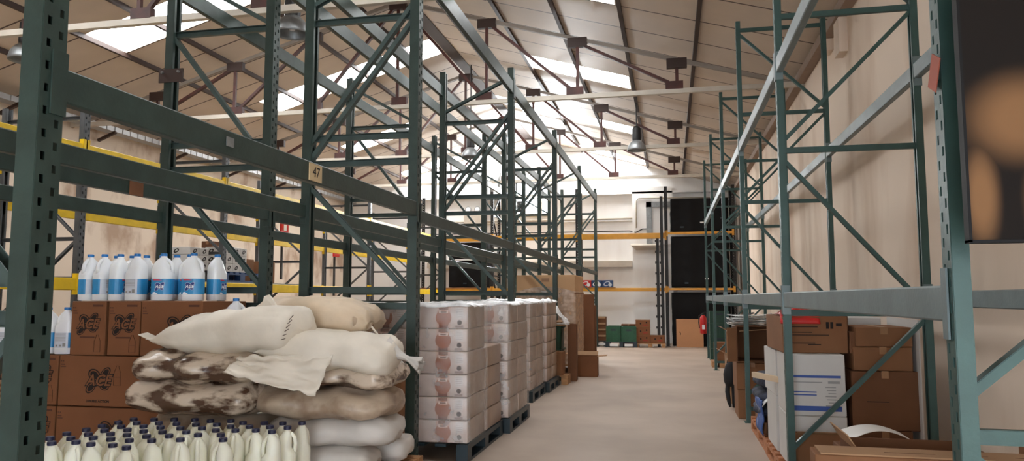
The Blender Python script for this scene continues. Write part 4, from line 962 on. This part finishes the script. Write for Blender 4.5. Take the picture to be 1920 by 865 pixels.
for k in range(3):
    for j in range(2):
        white_box('white carton on the black pallet in the yellow rack, %s layer, %s' % (['bottom', 'middle', 'top'][k], ['nearer', 'farther'][j]), -6.56, 9.07 + .215 * j, 1.739 + .105 * k, .3, .205, .102, 'white cartons in the yellow rack')
for k in range(3):
    for j in range(3):
        white_box('small white logo box on the blue pallet, %s layer, %s from the front' % (['bottom', 'middle', 'top'][k], ORD[j]), -6.6, 9.92 + .19 * j, 1.739 + .125 * k, .34, .185, .122, 'small white boxes on the blue pallet')
carton('brown carton beside the small white boxes on the blue pallet', (.4, .2, .22), (-6.7, 10.62, 1.739), 0, 'cardboard')
carton('tall brown carton at the back of the blue pallet', (.2, .3, .5), (-7.1, 10.5, 1.739), 0, 'cardboard_dark')
carton('brown carton on the metal shelf deck beyond the blue pallet', (.5, .35, .35), (-6.7, 11.1, 1.592), 0, 'cardboard')
carton('dark green crate-like box on the floor under the yellow rack', (.8, .5, .75), (-6.8, 10.4, 0), 0, 'green_dark', tape=False)
for k, (y, z) in enumerate(((13.4, 2.62), (15.8, 2.3))):
    s_ = thing('fire_sign', ['red sign on the left wall, nearer of two', 'red sign on the left wall, farther of two'][k], 'sign', (-9.9 + 2.3, y + .2, z))
    MB().box(-.02, .02, -.14, .14, 0, .3).build('plate', M['red_plastic'], s_); MB().box(.02, .024, -.05, .06, .08, .2).build('pictogram', M['white'], s_)
    MB().box(-.06, -.02, -.02, .02, -.9, .3).build('post', M['dark_steel'], s_)

# ------------------------------------------------------------------ right rack goods
def printed_white(label, size, loc, grp):
    o = carton(label, size, loc, 0, 'white_card', grp, tape=False); sx, sy, sz = size; y = -sy / 2 - .004
    pr(o, bars_mesh([(-sx * .46, sx * .42, sz * .62, sz * .66), (-sx * .46, sx * .42, sz * .08, sz * .16)], M['blue_ink']), (0, y, 0))
    pr(o, bars_mesh([(-sx * .4, sx * .0, sz * .38 - k * .022, sz * .38 - k * .022 + .008) for k in range(2)], M['blue_ink']), (0, y, 0))
    pr(o, bars_mesh([(sx * .15 + .01 * (k % 3), sx * .33, sz * .46 - k * .022, sz * .46 - k * .022 + .007) for k in range(7)] + [(-sx * .4, sx * .1, sz * .54, sz * .556), (sx * .2, sx * .4, sz * .53, sz * .57)], M['grey_ink']), (0, y, 0))
    return o
pallet('orange-brown wooden pallet under the white cartons in the right rack', .785, 1.24, 5.75, 6.95, M['wood_orange'], h=.13)
pallet('second orange-brown wooden pallet farther along the right rack', .79, 1.3, 7.0, 8.2, M['wood_orange'], h=.13)
pallet('wooden pallet under the brown carton column in the right rack', 1.26, 1.72, 5.75, 6.38, M['wood'], h=.13)
printed_white('upper white carton with blue stripes directly behind the right rack upright', (.40, .50, .44), (1.02, 6.05, .505), 'striped white cartons')
printed_white('lower white carton with blue stripes, below another one in the right rack', (.40, .50, .37), (1.02, 6.05, .133), 'striped white cartons')
carton('open-topped brown carton half in front of the lower striped white carton', (.36, .08, .26), (1.03, 5.74, .135), 0, 'cardboard', opened=[('-y', .4, .05)])
carton('plain white carton on the aisle side, below the wooden lath', (.24, .55, .44), (.93, 6.65, .133), 0, 'white_card', tape=False)
carton('plain white carton on the aisle side carrying the big brown box', (.3, .6, .36), (.955, 6.65, .576), .02, 'white_card', tape=False)
bb = carton('big brown box on the white cartons with the red cloth on it', (.46, .75, .27), (1.03, 6.28, .948), .03, 'cardboard', tape=False)
pr(bb, bars_mesh([(-.16, .02, .19, .196), (-.18, -.02, .15, .156), (-.16, .1, .13, .136), (-.18, .0, .07, .076), (-.05, .04, .06, .066), (.08, .1, .18, .23), (.11, .13, .18, .23), (.15, .19, .2, .22)], M['print_dark']), (0, -.379, 0))
carton('small brown box standing right of the big brown box', (.1, .3, .16), (1.33, 6.05, .948), 0, 'cardboard_dark', tape=False)
tag(MB().grid(lambda u, v: (.80 + .28 * u, 5.885 + .33 * v, 1.224 - .07 * max(0, 1 - v * 7) + .07 * math.sin(PI * u) * math.sin(PI * v) * (1 + noise.noise(Vector((u * 6, v * 6, 3)))) + .01), 20, 20).build('red_cloth', M['red_plastic'], smooth=True, solid=.006), 'crumpled red cloth lying on the big brown box under the beam', 'cloth')
tag(MB().loft([(0, 0, 0, .13, .1), (.04, 0, 0, .14, .1), (.07, .02, 0, .09, .08)], 20, 2.2).build('black_bag', M['black_cloth'], smooth=True, loc=(1.16, 6.1, 1.222)), 'small black bag lying beside the red cloth', 'bag')
for k in range(2):
    mk = thing('red_clamp', ['red handle tool sticking out between the white cartons', 'red cap tool lower between the white cartons'][k], 'tool', (.87 + .03 * k, 6.28, .84 - .07 * k))
    MB().tube([(0, 0, 0), (.01, -.01, .05), (.03, -.01, .09)], .012, 8).build('grip', M['red_plastic'], mk); MB().bar((-.02, 0, .02), (.05, 0, .0), .012, .02).build('jaw', M['red_plastic'], mk)
lath = MB().bar((.66, 6.55, .72), (1.0, 5.98, .70), .03, .045).build('wooden_lath', M['plank']); tag(lath, 'pale wooden lath sticking out across the white cartons', 'lath')
# brown carton column by the right wall
for k, (z, h_, w_, l, mm) in enumerate(((.133, .27, .36, 'lowest brown carton of the column by the right wall', 'cardboard_dark'), (.406, .42, .46, 'large middle brown carton of the column by the right wall', 'cardboard_dark'), (.83, .17, .40, 'third brown carton of the column by the right wall', 'cardboard'), (1.003, .14, .38, 'topmost brown carton of the column by the right wall', 'cardboard'))):
    cc = carton(l, (w_, .5, h_), (1.49 + .01 * (k % 2), 6.12, z), .01 * k, mm, 'brown carton column')
    if k == 1: pr(cc, bars_mesh([(-.13, .02, .2, .205)], M['print_dark']), (0, -.254, 0))
wb = carton('white carton with a thin violet stripe behind the brown carton column', (.42, .4, 1.2), (1.42, 6.62, .0), 0, 'white_card', tape=False)
pr(wb, bars_mesh([(-.1, .16, 1.1, 1.115)], mat('violet_ink', s2l(80, 60, 120), .6)), (0, -.204, 0))
carton('brown carton flap standing up left of the brown carton column', (.02, .3, .3), (1.27, 6.15, .98), .1, 'cardboard_dark', tape=False, name='carton_flap', cat='cardboard')
tag(MB().box(1.72, 1.73, 5.82, 6.6, 0, 1.2).build('white_panel', M['white_card']), 'thin white panel standing on edge against the right wall', 'panel')
# near open carton
nb = carton('long brown carton with red lettering at the bottom edge, nearest in the right rack', (.92, .15, .32), (1.0, 3.2, .432), -.03, 'cardboard', tape=False)
MB().box(-.44, .46, -.079, .076, .321, .327).build('flap', M['cardboard_pale'], nb)
pr(nb, bars_mesh([(-.2, -.02, .3275, .3285), (.06, .16, .3275, .3285), (.25, .4, .3275, .3285)], M['print_mid']), (0, -.02, 0))
rl = text_mesh('PREZZI  BRA', .05, M['print_red'], 0, .001).copy(); rl.transform(FRONT); pr(nb, rl, (-.12, -.08, .24), name='lettering')
carton('brown box under the long carton with red lettering', (.9, .46, .428), (1.0, 3.35, 0), 0, 'cardboard_dark')
carton('open dark-sided brown carton behind the long carton with red lettering', (.5, .36, .30), (.99, 3.49, .43), .0, 'cardboard_dark', opened=[('-x', 1.0, .08)])
carton('long brown box at the bottom right corner in the right rack', (.3, .4, .73), (1.66, 3.6, 0), 0, 'cardboard', tape=False)
pp = MB().grid(lambda u, v: (.98 + .34 * u, 4.6 + .3 * v, 0.50 + .11 * math.sin(PI * (u * .7 + .15)) * (1 - .3 * v) + .02 * v), 20, 10).build('paper_sheet', M['paper'], smooth=True, solid=.003); tag(pp, 'curled white paper sheet lying above the near open carton', 'paper')
carton('brown carton carrying the curled paper sheet', (.42, .5, .48), (1.17, 4.72, 0), 0, 'cardboard_dark')
pp = MB().grid(lambda u, v: (1.14 + .26 * u, 4.42 + .14 * v, 0.492 + .012 * math.sin(PI * u)), 12, 6).build('paper_sheet', M['newspaper'], smooth=True, solid=.003); tag(pp, 'flat grey paper sheet lying below the curled white one', 'paper')
# middle bays
carton('lower brown carton of the pair behind the second right upright', (.36, .5, .32), (.90, 9.1, 0), 0, 'cardboard')
carton('upper brown carton of the pair behind the second right upright', (.36, .5, .30), (.89, 9.1, .323), 0, 'cardboard')
ob = thing('open_carton', 'open-fronted brown carton with dark inside, on top of the brown pair', 'box', (.95, 9.05, .63))
mb = MB(); 
for a in ((-.24, .24, -.25, .25, 0, .012), (-.24, .24, -.25, .25, .40, .412), (-.24, -.225, -.25, .25, .012, .4), (.225, .24, -.25, .25, .012, .4), (-.225, .225, .238, .25, .012, .4)): mb.box(*a)
mb.build('body', M['cardboard_dark'], ob); MB().bar((-.24, -.25, .2), (-.34, -.30, .2), .012, .38).build('flap', M['cardboard'], ob)
MB().bar((-.2, -.26, .35), (.24, -.26, .38), .06, .006, (0, 0, 1)).build('loose_flap', M['cardboard_pale'], ob)
for k in range(9):
    rr = random.Random(k)
    x, y, z = .86 + .05 * rr.random(), 9.0 + .1 * rr.random(), 1.046 + .013 * k
    def sh(u, v, x=x, y=y, z=z, k=k): return (x - .22 + .5 * u + .02 * k * (k % 2), y - .2 + .4 * v, z + .012 * noise.noise(Vector((u * 3, v * 3, k * 2.0))) + (.05 * (u - .4) ** 2 * (1 if k % 3 else -1)))
    tag(MB().grid(sh, 14, 8).build('paper_sheet', M['newspaper' if k % 2 else 'film_white'], smooth=True, solid=.004), 'sheet %s from the bottom in the loose pile on the open-fronted carton' % ORD[k], 'paper', 'loose paper and film sheets')
for k, (x, y, h_, l, mm) in enumerate(((.80, 10.25, .62, 'lower flattened carton stack beside the hanging black bag', 'cardboard_pale'), (.86, 10.7, .9, 'tall brown carton behind the hanging black bag', 'cardboard'))):
    carton(l, (.3, .4, h_), (x + .05, y, 0), .05, mm, tape=False, opened=[('-x', .5, .12)])
for k in range(6):
    rr = random.Random(50 + k)
    def sh(u, v, k=k, a=rr.uniform(-.25, .1)): return (.72 + .34 * u, 10.1 + .35 * v, .93 + .035 * k + a * (.5 - u) * .5 + .02 * noise.noise(Vector((u * 4, v * 4, k + 9.0))))
    tag(MB().grid(sh, 12, 8).build('paper_sheet', M['paper' if k % 2 == 0 else 'black_cloth'], smooth=True, solid=.005), 'sheet %s from the bottom in the drooping pile above the black bag' % ORD[k], 'paper', 'drooping sheets above the black bag')
tag(MB().bar((.70, 10.0, .56), (.9, 9.7, .66), .03, .03).build('wooden_lath', M['plank']), 'small wooden lath sticking out above the hanging black bag', 'lath')
carton('brown carton holding up the drooping paper pile', (.3, .4, .3), (.88, 10.28, .625), 0, 'cardboard', tape=False)
bg = thing('black_bag', 'black bag with long straps hanging beside the brown cartons', 'bag', (.69, 9.62, 0))
MB().loft([(.27, 0, 0, .045, .05), (.33, 0, 0, .07, .08), (.42, 0, 0, .075, .09), (.52, .01, 0, .06, .07), (.58, .02, 0, .03, .03)], 20, 2.3).build('pouch', M['black_cloth'], bg, smooth=True)
MB().tube([(-.02, 0, .33), (-.03, 0, .2), (-.015, -.01, .08), (.0, 0, .02)], [.028, .03, .024, .016], 10).build('strap', M['black_cloth'], bg, smooth=True)
MB().tube([(.04, 0, .33), (.05, 0, .18), (.045, .02, .05), (.04, .02, .01)], [.026, .03, .022, .016], 10).build('strap', M['black_cloth'], bg, smooth=True)
MB().tube([(-.02, 0, .55), (.0, 0, .66), (.04, 0, .70), (.06, 0, .55)], .012, 8).build('loop', M['black_cloth'], bg, smooth=True)
for k, (z, mm, l) in enumerate(((.585, 'dark_cloth', 'folded slate-blue cloth bundle on top beside the white cartons'), (.44, 'dark_cloth', 'folded slate-blue cloth bundle second from the top'), (.31, 'dark_cloth', 'folded slate-blue cloth bundle third from the top'))):
    sd = k * 3.1
    def fo(u, v, z=z, sd=sd):
        a = 2 * PI * v; rr = 1 + .18 * noise.noise(Vector((u * 5, math.cos(a) * 2, sd + math.sin(a)))); tp = max(.05, (1 - abs(2 * u - 1) ** 4)) ** .5
        return (.90 + .14 * math.cos(a) * rr * tp, 7.15 + .7 * u, z + .068 * math.sin(a) * rr * tp)
    tag(MB().grid(fo, 24, 24).build('folded_cloth', M[mm], smooth=True), l, 'cloth', 'folded dark cloths')
carton('brown box under the folded dark cloths in the right rack', (.26, .7, .1), (.93, 7.5, .133), 0, 'cardboard', tape=False)
tag(MB().grid(lambda u, v: (.775 - .01 * math.sin(v * 9) - .012 * noise.noise(Vector((u * 6, v * 4, 1))), 7.0 + .42 * u, .145 + .3 * v), 16, 16).build('striped_cloth', M['blue_cloth'], smooth=True, solid=.01), 'blue and white striped cloth hanging down beside the pallet', 'cloth')
tag(MB().grid(lambda u, v: (.77 + .1 * u + .03 * math.sin(3 * v), 6.98 + .4 * v - .1 * u, .40 + .13 * u + .015 * noise.noise(Vector((u * 5, v * 5, 2)))), 14, 12).build('paper_sheet', M['paper'], smooth=True, solid=.004), 'white paper sheet slipping out below the dark cloth bundles', 'paper')
carton('small brown box on the pallet edge beside the striped cloth', (.1, .25, .17), (.87, 6.98, .133), 0, 'cardboard', tape=False)
# end of the right rack
for k in range(4):
    crate(['lowest', 'second', 'third', 'topmost'][k] + ' dark green crate of the stack at the far end of the right rack', (1.0, 16.7, .02 + k * .262), .38, .55, .26, 'green_dark', 'green crates of the right rack', ribs=2)
gl = text_mesh('FRESH', .07, M['white'], 0, .001).copy(); gl.transform(FRONT)
carton('brown carton standing on a wooden tray at the far end of the right rack', (.24, .3, .36), (.94, 15.35, .122), 0, 'cardboard', tape=False)
pallet('small wooden tray pallet under the carton at the far end of the right rack', .76, 1.14, 15.1, 15.6, M['wood'], h=.115, boards=4)
# dark panel with soft brown blotches on the near frame
pm = mat('dark_blotched_board', s2l(22, 14, 10), .75, spec=.2); nt = pm.node_tree; N = nt.nodes.new; Lk = nt.links.new
tc = N('ShaderNodeTexCoord'); cur = None
for cx, cz, rx, rz_ in ((-.29, .31, .17, .15), (-.392, .11, .055, .17), (-.24, .10, .07, .15)):
    mp = N('ShaderNodeMapping'); mp.vector_type = 'TEXTURE'; mp.inputs['Location'].default_value = (cx, -.012, cz); mp.inputs['Scale'].default_value = (rx, 1, rz_); Lk(tc.outputs['Object'], mp.inputs['Vector'])
    g = N('ShaderNodeTexGradient'); g.gradient_type = 'SPHERICAL'; Lk(mp.outputs['Vector'], g.inputs['Vector'])
    if cur is None: cur = g.outputs['Fac']
    else:
        mm = N('ShaderNodeMath'); mm.operation = 'MAXIMUM'; Lk(cur, mm.inputs[0]); Lk(g.outputs['Fac'], mm.inputs[1]); cur = mm.outputs[0]
rp = N('ShaderNodeValToRGB'); rp.color_ramp.elements[0].color = (*s2l(20, 13, 9), 1); rp.color_ramp.elements[1].color = (*s2l(122, 88, 58), 1); rp.color_ramp.elements[1].position = .75; rp.color_ramp.interpolation = 'EASE'; Lk(cur, rp.inputs[0]); Lk(rp.outputs[0], nt.nodes['Principled BSDF'].inputs['Base Color'])
pn = thing('hanging_banner', 'large dark brown blotched banner board hanging beside the near right upright', 'banner', (1.17, 2.09, 1.505))
MB().box(-.42, .5, -.012, .012, 0, 1.1).build('board', pm, pn); mb = MB()
mb.box(-.427, -.42, -.016, .016, -.006, 1.1); mb.box(-.427, .5, -.016, .016, -.008, 0); mb.build('edge_trim', M['paper_bin'], pn)
for xx in (-.3, .4): MB().bar((xx, 0, 1.08), (xx, .27, 1.12), .02, .02).build('hanger_arm', M['black_steel'], pn)
tgp = tag(MB().box(-.0015, .0015, -.035, .035, -.05, .05).build('rag', M['red_plastic'], loc=(.772, 2.35, 2.02)), 'red scrap of tape stuck on the near right upright', 'tape'); tgp.rotation_euler = (.5, 0, 0); tgp.data.materials[0] = mat('faded_red_tape', s2l(178, 96, 76), .7)

# ------------------------------------------------------------------ camera, daylight, look
cam = bpy.data.cameras.new('camera'); co = bpy.data.objects.new('camera', cam); C.objects.link(co)
cam.sensor_width = 36; cam.sensor_fit = 'HORIZONTAL'; cam.lens = 1390 / 1920 * 36; cam.clip_start = .05; cam.clip_end = 200
co.location = (0, 0, 1.36); co.rotation_euler = (PI / 2 + math.radians(5.16), 0, math.radians(12.05)); bpy.context.scene.camera = co
wd = bpy.data.worlds.new('overcast_sky'); bpy.context.scene.world = wd; wd.use_nodes = True
bgn = wd.node_tree.nodes['Background']; bgn.inputs[0].default_value = (.82, .91, 1, 1); bgn.inputs[1].default_value = 6.0
def area(name, loc, rot, sx, sy, power, col):
    l = bpy.data.lights.new(name, 'AREA'); l.shape = 'RECTANGLE'; l.size = sx; l.size_y = sy; l.energy = power; l.color = col
    o = bpy.data.objects.new(name, l); C.objects.link(o); o.location = loc; o.rotation_euler = rot; return o
area('window_daylight', (-4.23, 22.7, 4.48), (-PI / 2, 0, 0), .95, .95, 330, (.95, .98, 1))
area('loading_door_daylight', (-1.25, YF - .1, 1.65), (PI / 2, 0, 0), 4.2, 3.2, 22, (.92, .97, 1))
area('side_door_daylight', (XR + .05, (SD[0] + SD[1]) / 2, SD[2] / 2), (0, PI / 2, 0), SD[2], SD[1] - SD[0], 2.6, (.72, 1, .98))
vs_ = bpy.context.scene.view_settings; vs_.view_transform = 'Standard'; vs_.look = 'None'; vs_.gamma = 1; vs_.use_curve_mapping = False; vs_.exposure = 0.85
bpy.context.scene.display_settings.display_device = 'sRGB'
cy = bpy.context.scene.cycles; cy.use_denoising = True; cy.max_bounces = 8; cy.diffuse_bounces = 5; cy.transparent_max_bounces = 16; cy.sample_clamp_indirect = 6
